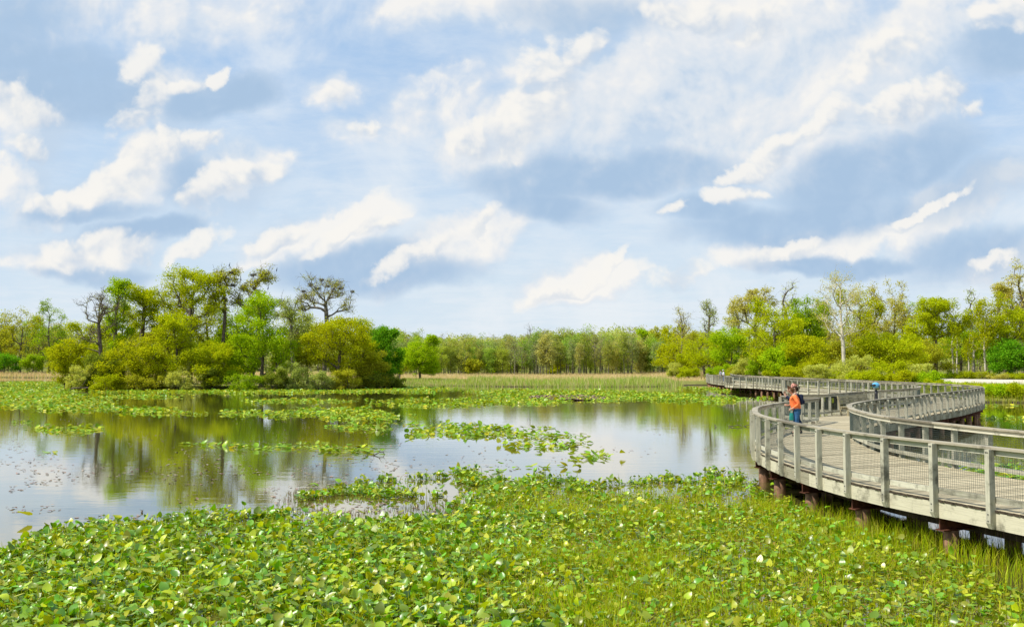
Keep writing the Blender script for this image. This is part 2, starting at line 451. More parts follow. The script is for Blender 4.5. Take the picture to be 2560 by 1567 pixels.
class MB:
    """collects quads (with uv along the piece) for ONE mesh"""
    def __init__(s):
        s.v, s.f, s.uv, s.mi = [], [], [], []

    def quad(s, a, b, c, d, uvs=((0, 0), (1, 0), (1, 1), (0, 1)), mi=0):
        i = len(s.v)
        s.v += [tuple(a), tuple(b), tuple(c), tuple(d)]
        s.f.append((i, i + 1, i + 2, i + 3))
        s.uv += list(uvs)
        s.mi.append(mi)

    def beam(s, p0, p1, w, h, up=(0, 0, 1), mi=0, ends=True):
        """box from p0 to p1, w across, h along up"""
        p0, p1, up = Vector(p0), Vector(p1), Vector(up)
        d = p1 - p0
        L = d.length
        d = d / L
        side = d.cross(up).normalized() * (w / 2)
        upv = side.cross(d).normalized() * (h / 2)
        s.hexa([p0 - side - upv, p0 + side - upv, p0 + side + upv, p0 - side + upv],
               [p1 - side - upv, p1 + side - upv, p1 + side + upv, p1 - side + upv], L, mi, ends)

    def hexa(s, A, B, L=None, mi=0, ends=True):
        L = L if L else (Vector(B[0]) - Vector(A[0])).length
        i = len(s.v)
        s.v += [tuple(k) for k in A] + [tuple(k) for k in B]
        vv = 0.0
        for k in range(4):
            j = (k + 1) % 4
            wd = (Vector(A[j]) - Vector(A[k])).length
            s.f.append((i + k, i + j, i + 4 + j, i + 4 + k))
            s.uv += [(0, vv), (0, vv + wd), (L, vv + wd), (L, vv)]
            s.mi.append(mi)
            vv += wd
        if ends:
            s.f.append((i + 3, i + 2, i + 1, i))
            s.f.append((i + 4, i + 5, i + 6, i + 7))
            s.uv += [(0, 0), (.05, 0), (.05, .05), (0, .05)] * 2
            s.mi += [mi, mi]

    def sweep(s, pts, w, h, z0=0.0, seg=None):
        """rectangular section along a level polyline: w across, h up; cut into boards of seg points"""
        n = len(pts)
        nrm = path_normals(pts)
        L = 0.0
        for k in range(n - 1):
            a, b = pts[k], pts[k + 1]
            A, B = [], []
            for (q, m_, out) in ((a, nrm[k], A), (b, nrm[k + 1], B)):
                for (sx, sz) in ((-1, 0), (1, 0), (1, 1), (-1, 1)):
                    out.append((q[0] + m_[0] * sx * w / 2, q[1] + m_[1] * sx * w / 2, z0 + sz * h))
            first = k == 0 or (seg and k % seg == 0)
            ln = math.dist(a, b)
            if first:
                base = len(s.v)
                s.v += A
                L = 0.0
                s.f.append((base + 3, base + 2, base + 1, base))
                s.uv += [(0, 0), (.05, 0), (.05, .05), (0, .05)]
                s.mi.append(0)
            prev = len(s.v) - 4
            s.v += B
            vv = 0.0
            for e, wd in ((0, w), (1, h), (2, w), (3, h)):
                j = (e + 1) % 4
                s.f.append((prev + e, prev + j, prev + 4 + j, prev + 4 + e))
                s.uv += [(L, vv), (L, vv + wd), (L + ln, vv + wd), (L + ln, vv)]
                s.mi.append(0)
                vv += wd
            L += ln
            if k == n - 2 or (seg and (k + 1) % seg == 0):
                q = len(s.v) - 4
                s.f.append((q, q + 1, q + 2, q + 3))
                s.uv += [(0, 0), (.05, 0), (.05, .05), (0, .05)]
                s.mi.append(0)

    def tube(s, pts, rad, n=8, mi=0, cap=True):
        pts = [Vector(p) for p in pts]
        rings = []
        t0 = None
        for k, p in enumerate(pts):
            t = (pts[min(k + 1, len(pts) - 1)] - pts[max(k - 1, 0)]).normalized()
            if t0 is None:
                a = t.orthogonal().normalized()
            else:
                a = (a - t * a.dot(t)).normalized()
            t0 = t
            b = t.cross(a)
            i = len(s.v)
            for j in range(n):
                an = 2 * math.pi * j / n
                s.v.append(tuple(p + (a * math.cos(an) + b * math.sin(an)) * rad[k]))
            rings.append(i)
        L = 0.0
        for k in range(len(pts) - 1):
            ln = (pts[k + 1] - pts[k]).length
            i, q = rings[k], rings[k + 1]
            for j in range(n):
                jj = (j + 1) % n
                s.f.append((i + j, i + jj, q + jj, q + j))
                s.uv += [(L, j / n), (L, (j + 1) / n), (L + ln, (j + 1) / n), (L + ln, j / n)]
                s.mi.append(mi)
            L += ln
        if cap:
            for i, fl in ((rings[0], True), (rings[-1], False)):
                c = len(s.v)
                s.v.append(tuple(sum((Vector(s.v[i + j]) for j in range(n)), Vector()) / n))
                for j in range(0, n, 2):
                    a_, b_, c_ = i + j, i + (j + 1) % n, i + (j + 2) % n
                    s.f.append((c, a_, b_, c_) if not fl else (c, c_, b_, a_))
                    s.uv += [(0, 0)] * 4
                    s.mi.append(mi)

    def build(s, name, mats, parent=None, smooth=False):
        return obj(name, raw_mesh(name, s.v, s.f, mats, s.uv, smooth, s.mi), parent)


def path_normals(pts):
    out = []
    n = len(pts)
    for k in range(n):
        t0 = np.subtract(pts[k], pts[max(k - 1, 0)])[:2]
        t1 = np.subtract(pts[min(k + 1, n - 1)], pts[k])[:2]
        if k == 0:
            t0 = t1
        if k == n - 1:
            t1 = t0
        t0 = t0 / (np.linalg.norm(t0) + 1e-9)
        t1 = t1 / (np.linalg.norm(t1) + 1e-9)
        t = t0 + t1
        t = t / (np.linalg.norm(t) + 1e-9)
        sc_ = min(1.0 / max(0.35, float(np.dot(t, t1))), 2.0)
        out.append((t[1] * sc_, -t[0] * sc_))      # right-hand side of travel
    return out


def spline(P, per=12):
    P = [np.array(p, float) for p in P]
    out = []
    for i in range(len(P) - 1):
        p0, p1, p2, p3 = P[max(i - 1, 0)], P[i], P[i + 1], P[min(i + 2, len(P) - 1)]
        for k in range(per):
            t = k / per
            out.append(0.5 * (2 * p1 + (p2 - p0) * t + (2 * p0 - 5 * p1 + 4 * p2 - p3) * t * t + (3 * p1 - p0 - 3 * p2 + p3) * t ** 3))
    out.append(P[-1])
    return out


def resample(pts, step):
    pts = np.array(pts, float)
    d = np.r_[0, np.cumsum(np.linalg.norm(np.diff(pts, axis=0), axis=1))]
    n = max(1, int(round(d[-1] / step)))
    t = np.linspace(0, d[-1], n + 1)
    return [tuple(np.array([np.interp(x, d, pts[:, k]) for k in range(pts.shape[1])])) for x in t]


# ------------------------------------------------------------------ ground and water
SHORE = [(-900, 300), (-160, 285), (-95, 262), (-70, 225), (-52, 205), (-34, 195), (-22, 182), (-12, 163), (2, 157), (16, 156), (26, 160),
         (33, 172), (37, 160), (38.5, 125), (39.5, 103), (43, 91), (49, 86.5), (62, 84), (90, 78), (160, 60), (900, 20)]
ISL_C, ISL_R = (-43.0, 152.0), (25.5, 13.5)
SHX = np.array(SHORE, float)


def shore_dist(x, y):
    """signed distance to the mainland shore, positive on land"""
    d = np.full(x.shape, 1e9)
    for i in range(len(SHX) - 1):
        a, b = SHX[i], SHX[i + 1]
        ab = b - a
        t = np.clip(((x - a[0]) * ab[0] + (y - a[1]) * ab[1]) / (ab @ ab), 0, 1)
        d = np.minimum(d, np.hypot(x - a[0] - t * ab[0], y - a[1] - t * ab[1]))
    poly = np.vstack([SHX, [(900, 9000), (-900, 9000)]])
    ins = np.zeros(x.shape, bool)
    j = len(poly) - 1
    for i in range(len(poly)):
        xi, yi, xj, yj = *poly[i], *poly[j]
        with np.errstate(divide='ignore', invalid='ignore'):
            c = ((yi > y) != (yj > y)) & (x < (xj - xi) * (y - yi) / (yj - yi + 1e-12) + xi)
        ins ^= c
        j = i
    ins |= (np.abs(x) >= 900) & (y > 100)
    return np.where(ins, d, -d)


def smooth01(t):
    t = np.clip(t, 0, 1)
    return t * t * (3 - 2 * t)


def ground_z(x, y):
    x, y = np.asarray(x, float), np.asarray(y, float)
    wob = 1.2 * np.sin(x * 0.31 + 1.3) * np.cos(y * 0.27) + 0.6 * np.sin(x * 0.83 + y * 0.6)
    d = shore_dist(x, y) + wob
    z = -0.9 + 1.2 * smooth01((d + 3.0) / 6.0)
    right = smooth01((x - 36) / 8.0)
    z = z + smooth01((d - 1.0) / 9.0) * 0.15 + 0.5 * right * smooth01((d - 12.0) / 12.0)
    e = 1 - np.hypot((x - ISL_C[0]) / ISL_R[0], (y - ISL_C[1]) / ISL_R[1]) + wob * 0.02
    z = np.maximum(z, -0.9 + 1.25 * smooth01((e + 0.10) / 0.25) + 0.4 * smooth01(e))
    back = smooth01((y - 380) / 250.0)
    return z + back * 8.0


def grid_axis(lo, hi, fine_lo, fine_hi, step, grow=1.22):
    a = list(np.arange(fine_lo, fine_hi + 1e-6, step))
    s, x = step, fine_hi
    while x < hi:
        s *= grow
        x += s
        a.append(x)
    s, x = step, fine_lo
    pre = []
    while x > lo:
        s *= grow
        x -= s
        pre.append(x)
    return np.array(pre[::-1] + a)


gx = grid_axis(-3500, 3500, -110, 110, 2.0)
gy = grid_axis(-600, 5000, 0, 300, 2.0)
X, Y = np.meshgrid(gx, gy)
Z = ground_z(X, Y)
nx, ny = len(gx), len(gy)
ii = (np.arange(ny - 1)[:, None] * nx + np.arange(nx - 1)[None, :]).ravel()
ground = obj('ground', raw_mesh('ground', np.stack([X.ravel(), Y.ravel(), Z.ravel()], 1),
                                np.stack([ii, ii + 1, ii + nx + 1, ii + nx], 1), M['ground'], smooth=True))
tag(ground, kind='structure')
water = obj('water', raw_mesh('water', [(-3400, -550, 0), (3400, -550, 0), (3400, 900, 0), (-3400, 900, 0)], [(0, 1, 2, 3)], M['water']))
tag(water, kind='structure')

# pale paved lot on the right bank
pv = [(60.5, 109), (63, 132), (66, 152), (70, 166), (78, 178), (86, 163), (97, 140), (100, 107)]
pz = 1.10
bm = bmesh.new()
top = [bm.verts.new((x, y, pz)) for x, y in pv]
bot = [bm.verts.new((x, y, 0.3)) for x, y in pv]
bm.faces.new(top)
for k in range(len(pv)):
    j = (k + 1) % len(pv)
    bm.faces.new((top[k], bot[k], bot[j], top[j]))
bmesh.ops.recalc_face_normals(bm, faces=bm.faces)
me = bpy.data.meshes.new('pavement')
bm.to_mesh(me)
bm.free()
me.materials.append(M['concrete'])
tag(obj('pavement', me), kind='structure')

# ------------------------------------------------------------------ boardwalk
PAIRS = [((12.9, 6.9), (16.6, 8.4)), ((11.2, 10.0), (14.7, 11.3)), ((9.75, 12.9), (13.2, 14.2)), ((8.75, 15.4), (12.1, 16.8)), ((8.15, 17.35), (11.5, 18.7)), ((7.64, 18.9), (11.1, 20.4)),
         ((7.25, 20.6), (10.78, 22.1)), ((7.03, 22.5), (10.55, 24.1)), ((6.97, 24.4), (10.42, 26.2)), ((7.02, 26.5), (10.5, 28.0)),
         ((7.22, 28.4), (10.8, 29.7)), ((7.66, 30.4), (11.15, 31.5)), ((8.35, 32.8), (11.7, 33.4)), ((9.4, 35.2), (12.5, 35.5)),
         ((10.7, 37.6), (13.6, 37.6)), ((12.0, 39.8), (15.3, 40.3)), ((13.46, 42.2), (17.3, 42.9)), ((14.5, 44.8), (19.1, 45.4)),
         ((15.3, 47.2), (20.7, 48.0)), ((17.2, 49.9), (22.6, 50.6)), ((20.0, 53.6), (25.1, 54.0)), ((22.6, 57.0), (27.6, 57.8)),
         ((25.2, 60.4), (30.0, 61.6)), ((27.2, 64.2), (31.8, 65.4)), ((28.9, 68.6), (33.0, 69.8)), ((29.8, 73.5), (33.8, 74.3)),
         ((30.1, 80), (34.0, 80.2)), ((30.1, 90), (34.0, 90)), ((30.1, 110), (34.0, 110)), ((30.1, 126), (34.0, 126)), ((30.3, 140), (34.2, 140)), ((31.4, 153), (35.3, 152)), ((33.6, 166), (37.4, 164)), ((36.6, 179), (40.2, 177))]
sp = spline([(*a, *b) for a, b in PAIRS], 14)
DZ, CAPZ = 1.0, 2.07
bw = tag(empty('boardwalk', (8.3, 15.0, 0.0)), 'winding weathered timber boardwalk on piles with wire mesh railings above the pond', 'boardwalk')
OFF = Vector(bw.location)


def sub(o):                                   # keep world coordinates under an Empty that is not at the origin
    o.location = -OFF
    return o


def planks(mb, rows, over=True):
    """boards between the left and right edge curves"""
    mid = np.array([((r[0] + r[2]) / 2, (r[1] + r[3]) / 2) for r in rows])
    d = np.r_[0, np.cumsum(np.linalg.norm(np.diff(mid, axis=0), axis=1))]
    A = np.array(rows)
    n = int(d[-1] / 0.145)
    t = np.linspace(0, d[-1], n + 1)
    E = np.stack([np.interp(t, d, A[:, k]) for k in range(4)], 1)
    for k in range(n):
        e0, e1 = E[k].copy(), E[k] * 0.06 + E[k + 1] * 0.94
        if over:
            for e in (e0, e1):
                v = (e[2:] - e[:2]) / np.linalg.norm(e[2:] - e[:2])
                e[:2] -= v * (0.06 + random.uniform(-0.012, 0.012))
                e[2:] += v * (0.06 + random.uniform(-0.012, 0.012))
        z = DZ + random.uniform(-0.003, 0.003)
        n0 = len(mb.mi)
        mb.hexa([(e0[0], e0[1], z - 0.045), (e1[0], e1[1], z - 0.045), (e1[0], e1[1], z), (e0[0], e0[1], z)],
                [(e0[2], e0[3], z - 0.045), (e1[2], e1[3], z - 0.045), (e1[2], e1[3], z), (e0[2], e0[3], z)])
        mb.mi[n0 + 4:] = [1, 1]


mb = MB()
planks(mb, [tuple(r) for r in sp])
# overlook lobes on the left side: curve and its chord
LOBE1 = spline([(13.46, 42.2), (12.85, 42.95), (12.5, 43.9), (12.65, 45.0), (13.5, 46.2), (15.3, 47.2)], 10)
BAYA = [(30.1, 87.5), (27.5, 93.0), (27.5, 97.5), (30.1, 104.5)]
BAYB = [(30.1, 119.0), (28.2, 123.5), (28.2, 127.0), (30.1, 132.0)]
Lmain = [(r[0], r[1]) for r in sp]
Rmain = [(r[2], r[3]) for r in sp]


def cut(line, y0, y1):
    return [p for p in line if y0 < p[1] < y1]


def lobe_planks(curve, chord):
    c = resample([tuple(p) for p in curve], 0.15)
    h = resample(chord, 0.02)
    h = [h[int(round(k * (len(h) - 1) / (len(c) - 1)))] for k in range(len(c))]
    planks(mb, [(a[0], a[1], b[0] - 0.004, b[1]) for a, b in zip(c, h)], False)


lobe_planks(LOBE1, [(13.46, 42.2)] + [tuple(p) for p in cut(Lmain, 42.3, 47.15)] + [(15.3, 47.2)])
lobe_planks(BAYA, [(30.1, 87.5), (30.1, 104.5)])
lobe_planks(BAYB, [(30.1, 119), (30.1, 132)])
sub(mb.build('deck', [M['deck'], M['plank_end']], bw))

Lrail = [p for p in Lmain if p[1] <= 42.2] + [tuple(p) for p in LOBE1[1:]] + [p for p in Lmain if 47.3 < p[1] < 87.4] + BAYA + BAYB + [p for p in Lmain if p[1] > 132.5]
cusp_i = None


def rail_side(pts, sign, keep):
    """railing along pts; sign = side on which the outside lies (+1 right of travel, -1 left)"""
    fine = resample(pts, 0.27)
    nr = path_normals(fine)
    rim, cap, low, net, far = MB(), MB(), MB(), MB(), MB()
    rim_pts = [(p[0] + n[0] * sign * 0.02, p[1] + n[1] * sign * 0.02) for p, n in zip(fine, nr)]
    rim.sweep(rim_pts, 0.05, 0.29, DZ - 0.05 - 0.29, seg=9)
    cap.sweep(fine, 0.17, 0.042, CAPZ - 0.042, seg=9)
    low.sweep([(p[0] - n[0] * sign * 0.012, p[1] - n[1] * sign * 0.012) for p, n in zip(fine, nr)], 0.04, 0.10, CAPZ - 0.045 - 0.10, seg=9)
    low.sweep([(p[0] + n[0] * sign * 0.01, p[1] + n[1] * sign * 0.01) for p, n in zip(fine, nr)], 0.045, 0.10, DZ + 0.11, seg=9)
    sub(rim.build('rim_board', M['rim'], bw))
    rail = sub(cap.build('cap_rail', M['cap'], bw))
    r2 = low.build('rail_board', M['rail'], rail)
    # wire mesh: real wires, 5 cm grid
    z0, z1 = DZ + 0.215, CAPZ - 0.15
    w = 0.0017
    wl = resample(pts, 0.05)
    for (x, y) in wl:
        net.v += [(x - w, y - w, z0), (x + w, y - w, z0), (x + w, y + w, z0), (x - w, y + w, z0),
                  (x - w, y - w, z1), (x + w, y - w, z1), (x + w, y + w, z1), (x - w, y + w, z1)]
        i = len(net.v) - 8
        for a, b in ((0, 1), (1, 2), (2, 3), (3, 0)):
            net.f.append((i + a, i + b, i + 4 + b, i + 4 + a))
            net.uv += [(0, 0)] * 4
            net.mi.append(0)
    nz = int((z1 - z0) / 0.05)
    for k in range(nz + 1):
        net.sweep(fine, 2 * w, 2 * w, z0 + k * (z1 - z0) / nz)
    net.build('wire_mesh', M['wire'], rail)
    # posts bolted to the outside of the rim
    posts = []
    pp = resample(pts, 1.36)
    pn = path_normals(pp)
    for p, n in zip(pp, pn):
        n = Vector((n[0], n[1], 0)).normalized() * sign
        t = Vector((-n.y, n.x, 0))
        c = Vector((p[0], p[1], 0)) + n * 0.105
        posts.append((c, n, t))
    return rail, posts


def post_mesh(c, n, t, origin):
    """square post with a chamfered foot, two bolts at the foot and two under the cap"""
    b = MB()
    a, dpt = 0.05, 0.06
    zt, zb = CAPZ - 0.042, DZ - 0.33
    q = c - origin

    def ring(z, n0, n1):
        return [q - t * a + n * n0 + Vector((0, 0, z)), q + t * a + n * n0 + Vector((0, 0, z)),
                q + t * a + n * n1 + Vector((0, 0, z)), q - t * a + n * n1 + Vector((0, 0, z))]
    b.hexa(ring(zb, -dpt, dpt - 0.05), ring(zb + 0.10, -dpt, dpt), None)
    b.hexa(ring(zb + 0.10, -dpt, dpt), ring(zt, -dpt, dpt), None)
    for z in (zb + 0.14, zb + 0.25, zt - 0.05):
        for s_ in ((-0.018, 0.018) if z > 1.5 else (0.0,)):
            p = q + n * dpt + t * s_ + Vector((0, 0, z))
            b.tube([p - n * 0.004, p + n * 0.012], [0.011, 0.011], 6, 1)
    return b


railL, postsL = rail_side(Lrail, -1, 0)
railR, postsR = rail_side(Rmain, 1, 0)
allp = [(c, n, t, railL) for c, n, t in postsL] + [(c, n, t, railR) for c, n, t in postsR]
allp.sort(key=lambda e: e[0].length)
# posts in the frame, nearest first, are parts of their own; the remaining far ones are one mass
vis = [e for e in allp if e[0].y > 4 and abs(e[0].x / e[0].y) < 0.56]
near_posts = vis[:100]
farm = MB()
near_ids = {id(e) for e in near_posts}
for e in allp:
    c, n, t, rl = e
    if id(e) in near_ids:
        b = post_mesh(c, n, t, Vector((c.x, c.y, 0)))
        o = b.build('post', [M['rail'], M['bolt']], bw)
        o.location = Vector((c.x, c.y, 0)) - OFF
    else:
        b = post_mesh(c, n, t, Vector((0, 0, 0)))
        k = len(farm.v)
        farm.v += b.v
        farm.f += [tuple(i + k for i in f) for f in b.f]
        farm.uv += b.uv
        farm.mi += b.mi
o = sub(farm.build('distant_posts', [M['rail'], M['bolt']], bw))
tag(o, kind='stuff')

# piles and steel cross beams every 3 m
mid = np.array([((r[0] + r[2]) / 2, (r[1] + r[3]) / 2) for r in sp])
dd = np.r_[0, np.cumsum(np.linalg.norm(np.diff(mid, axis=0), axis=1))]
A = np.array([tuple(r) for r in sp])
npile = 0
far_pile = MB()
for k, t in enumerate(np.arange(1.2, dd[-1], 2.75)):
    e = [np.interp(t, dd, A[:, j]) for j in range(4)]
    a, b = Vector((e[0], e[1], 0)), Vector((e[2], e[3], 0))
    ax = (b - a).normalized()
    bent = MB()
    for zz, ww, hh in ((0.655, 0.20, 0.022), (0.545, 0.025, 0.20), (0.435, 0.20, 0.022)):
        bent.beam(a - ax * 0.03 + Vector((0, 0, zz)), b + ax * 0.03 + Vector((0, 0, zz)), ww, hh)
    sub(bent.build('cross_beam', M['steel'], bw))
    for s_ in (0.07, 0.5, 0.93):
        p = a.lerp(b, s_)
        if k < 33:
            pm = MB()
        else:
            pm = far_pile
        q = Vector((0, 0, 0)) if k < 33 else p
        rr = random.uniform(0.135, 0.165)
        pm.tube([q + Vector((0, 0, -0.9)), q + Vector((0, 0, 0.1)), q + Vector((0, 0, 0.424))], [rr * 1.06, rr, rr * 0.97], 14)
        if k < 33:
            o = pm.build('pile', M['pile'], bw, smooth=True)
            o.location = p - OFF
sg = MB()  # joists added dark and deep to hide pale water reflections under the deck
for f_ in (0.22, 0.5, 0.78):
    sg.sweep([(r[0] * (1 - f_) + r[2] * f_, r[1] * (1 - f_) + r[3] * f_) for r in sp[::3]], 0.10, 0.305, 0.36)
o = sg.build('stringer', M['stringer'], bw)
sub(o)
o = sub(far_pile.build('distant_piles', M['pile'], bw, smooth=True))
tag(o, kind='stuff')
def project(x, y, z=0.0):
    dep = y * math.cos(PITCH) + (z - HC) * math.sin(PITCH)
    up = -y * math.sin(PITCH) + (z - HC) * math.cos(PITCH)
    return CX + F * x / dep, CY - F * up / dep


# ------------------------------------------------------------------ trees
def tube_frusta(P, Q, r0, r1, n=5):
    """many tapering limbs at once: arrays of start, end, radii"""
    P, Q = np.asarray(P, float), np.asarray(Q, float)
    d = Q - P
    L = np.linalg.norm(d, axis=1, keepdims=True) + 1e-9
    d = d / L
    ref = np.where(np.abs(d[:, 2:3]) < 0.9, np.array([[0, 0, 1.0]]), np.array([[1.0, 0, 0]]))
    a = np.cross(d, ref)
    a /= np.linalg.norm(a, axis=1, keepdims=True)
    b = np.cross(d, a)
    an = np.arange(n) * 2 * np.pi / n
    ring = a[:, None, :] * np.cos(an)[None, :, None] + b[:, None, :] * np.sin(an)[None, :, None]
    V0 = P[:, None, :] + ring * np.asarray(r0)[:, None, None]
    V1 = Q[:, None, :] + ring * np.asarray(r1)[:, None, None]
    V = np.concatenate([V0, V1], 1)                      # m,2n,3
    m = len(P)
    k = np.arange(n)
    f = np.stack([k, (k + 1) % n, n + (k + 1) % n, n + k], 1)
    Fc = (np.arange(m)[:, None, None] * 2 * n + f[None]).reshape(-1, 4)
    return V.reshape(-1, 3), Fc


def leaf_quads(C, size, g, up=0.35, aspect=0.72, down=0.0):
    """a leaf card per centre, turned at random with a lean towards lying flat"""
    n = len(C)
    nrm = g.normal(size=(n, 3))
    nrm[:, 2] = np.abs(nrm[:, 2]) + up
    nrm /= np.linalg.norm(nrm, axis=1, keepdims=True)
    t = g.normal(size=(n, 3))
    t[:, 2] -= down
    t -= nrm * np.sum(t * nrm, 1, keepdims=True)
    t /= np.linalg.norm(t, axis=1, keepdims=True) + 1e-9
    b = np.cross(nrm, t)
    s = (np.asarray(size) * g.uniform(0.6, 1.35, n))[:, None]
    t, b = t * s * 0.5, b * s * 0.5 * aspect
    V = np.stack([C - t, C - t * 0.1 + b, C + t, C - t * 0.1 - b], 1).reshape(-1, 3)
    return V, np.arange(4 * n).reshape(-1, 4)


def grow(H, crown, n_tips, g, cb=0.3, trunk_r=0.25, lean=(0, 0), stems=1, extra=(), wander=0.35, flow=0.5, trunk_top=0.8):
    """limbs reaching for the tips: returns segments and tips.  crown = [(x,y,z,rx,ry,rz,share)] in metres"""
    tips = []
    tot = sum(c[6] for c in crown)
    for (cx, cy, cz, rx, ry, rz, sh) in crown:
        k = max(3, int(n_tips * sh / tot))
        v = g.normal(size=(k, 3))
        v /= np.linalg.norm(v, axis=1, keepdims=True)
        rr = g.uniform(0.12, 1, (k, 1)) ** 0.45 * g.uniform(0.82, 1.22, (k, 1))
        p = v * rr * np.array([[rx, ry, rz]]) + np.array([[cx, cy, cz]])
        tips.append(p)
    tips = np.vstack(tips)
    tips[:, 2] = np.maximum(tips[:, 2], cb * H * 0.6 + 0.12)
    if len(extra):
        tips = np.vstack([np.array(extra, float), tips])
    nodes, par, plen = [], [], []
    for s in range(stems):
        ang = g.uniform(0, 6.28)
        off = 0 if stems == 1 else 0.25
        p = np.array([math.cos(ang) * off, math.sin(ang) * off, -0.3])
        tgt = np.array([lean[0], lean[1], H * trunk_top]) + (0 if stems == 1 else g.normal(size=3) * np.array([H * .13, H * .13, H * .08]))
        n = max(4, int(H * trunk_top / 0.8))
        prev = -1
        for k in range(n + 1):
            t = k / n
            q = p * (1 - t) + tgt * t + np.array([math.sin(t * 5 + ang) * wander * t, math.cos(t * 4 + ang) * wander * t, 0])
            nodes.append(q)
            par.append(prev)
            plen.append(0 if prev < 0 else plen[prev] + np.linalg.norm(q - nodes[prev]))
            prev = len(nodes) - 1
    zmin = cb * H
    order = np.argsort(np.linalg.norm(tips[:, :2], axis=1) * 0.8 + tips[:, 2] * 0.25)
    ends = []
    for i in order:
        T = tips[i]
        N = np.array(nodes)
        dv = T - N
        dist = np.linalg.norm(dv, axis=1)
        cost = dist + flow * np.array(plen) * 0.55 + np.maximum(0, N[:, 2] - T[2] + 0.25 * dist) * 1.6
        cost = cost + np.where(N[:, 2] < zmin * 0.85, 50.0 if zmin > 0.6 else 0.0, 0)
        j = int(np.argmin(cost))
        L = dist[j]
        a = N[j]
        ctrl = a * 0.5 + T * 0.5 + np.array([0, 0, 0.16 * L]) + g.normal(size=3) * 0.10 * L
        m = max(1, int(L / 0.75))
        prev = j
        for k in range(1, m + 1):
            t = k / m
            q = a * (1 - t) ** 2 + 2 * ctrl * t * (1 - t) + T * t * t
            if k < m:
                q = q + g.normal(size=3) * 0.05
            nodes.append(q)
            par.append(prev)
            plen.append(plen[prev] + np.linalg.norm(q - nodes[prev]))
            prev = len(nodes) - 1
        ends.append(prev)
    N = np.array(nodes)
    w = np.zeros(len(N))
    for e in ends:
        w[e] += 1
    for k in range(len(N) - 1, -1, -1):
        if par[k] >= 0:
            w[par[k]] += w[k]
    w = np.maximum(w, 0.4)
    rad = (w / w.max()) ** 0.52 * trunk_r
    rad = np.maximum(rad, 0.012)
    hgt = np.clip(N[:, 2] / (0.09 * H), 0, 1)
    rad = rad * (1 + 0.45 * (1 - hgt) ** 2 * (np.array(plen) < 0.12 * H))
    seg = [(par[k], k) for k in range(len(N)) if par[k] >= 0]
    return N, rad, seg, tips


def tree_meshes(name, g, H, crown, n_tips, per_tip, leaf, rc, bark, cb=0.3, trunk_r=0.25, twig=0, foliage=None, skip_low=0.0, sides=5, flat=0.8, down=0.0, **kw):
    N, rad, seg, tips = grow(H, crown, n_tips, g, cb, trunk_r, **kw)
    s = np.array(seg)
    P, Q = N[s[:, 0]], N[s[:, 1]]
    r0 = np.minimum(rad[s[:, 0]], rad[s[:, 1]] * 1.5 + 0.01)
    r1 = rad[s[:, 1]]
    if twig:
        k = len(tips)
        a = np.repeat(tips, twig, 0)
        v = g.normal(size=a.shape)
        v[:, 2] = v[:, 2] * 0.6 + 0.5
        v /= np.linalg.norm(v, axis=1, keepdims=True)
        e = a + v * g.uniform(0.4, 1.3, (len(a), 1)) * rc
        a2 = np.repeat(e, 2, 0)
        v2 = np.repeat(v, 2, 0) + g.normal(size=a2.shape) * 0.6
        e2 = a2 + v2 * g.uniform(0.2, 0.6, (len(a2), 1)) * rc
        P = np.vstack([P, a, a2])
        Q = np.vstack([Q, e, e2])
        r0 = np.r_[r0, np.full(len(a), 0.022), np.full(len(a2), 0.015)]
        r1 = np.r_[r1, np.full(len(a), 0.014), np.full(len(a2), 0.009)]
    V, Fc = tube_frusta(P, Q, r0, r1, sides)
    wood_me = raw_mesh(name + '_trunk', V, Fc, bark, smooth=True)
    crown_me = None
    if per_tip:
        sel = tips
        leaf, per_tip = leaf * 0.72, per_tip * 1.75        # fine leaves
        cnt = g.poisson(per_tip, len(sel))
        # some sprays are thick, some thin: light and dark clumps and gaps
        cnt = (cnt * g.uniform(0.35, 1.6, len(sel))).astype(int)
        C = np.repeat(sel, cnt, 0)
        v = g.normal(size=C.shape)
        v /= np.linalg.norm(v, axis=1, keepdims=True)
        rcs = np.repeat(g.uniform(0.7, 1.25, len(sel)) * rc, cnt)[:, None]
        v = v * rcs * g.uniform(0, 1, (len(C), 1)) ** 0.5
        v[:, 2] *= flat
        C = C + v
        C = C[C[:, 2] > 0.05]
        V, Fc = leaf_quads(C, leaf, g, down=down)
        crown_me = raw_mesh(name + '_crown', V, Fc, foliage or M['leaf'])
    return wood_me, crown_me, tips


def plant(name, label, cat, loc, wood_me, crown_me, color, group=None, rz=0.0, scale=1.0, crown_name='crown', trunk_name='trunk'):
    root = tag(empty(name, loc, rz), label, cat, group)
    root.scale = (scale, scale, scale) if not isinstance(scale, tuple) else scale
    obj(trunk_name, wood_me, root)
    if crown_me is not None:
        o = obj(crown_name, crown_me, root)
        o.color = (*color, 1)
    return root


PAL = dict(yellow=(0.45, 0.49, 0.010), ygreen=(0.45, 0.52, 0.010), green=(0.31, 0.46, 0.012), emerald=(0.17, 0.39, 0.015),
           dark=(0.22, 0.28, 0.03), olive=(0.45, 0.47, 0.03), pale=(0.54, 0.58, 0.12), grey=(0.40, 0.48, 0.12),
           bronze=(0.55, 0.52, 0.11), lime=(0.38, 0.54, 0.012))


isl = 'trees crowded on the pond island'


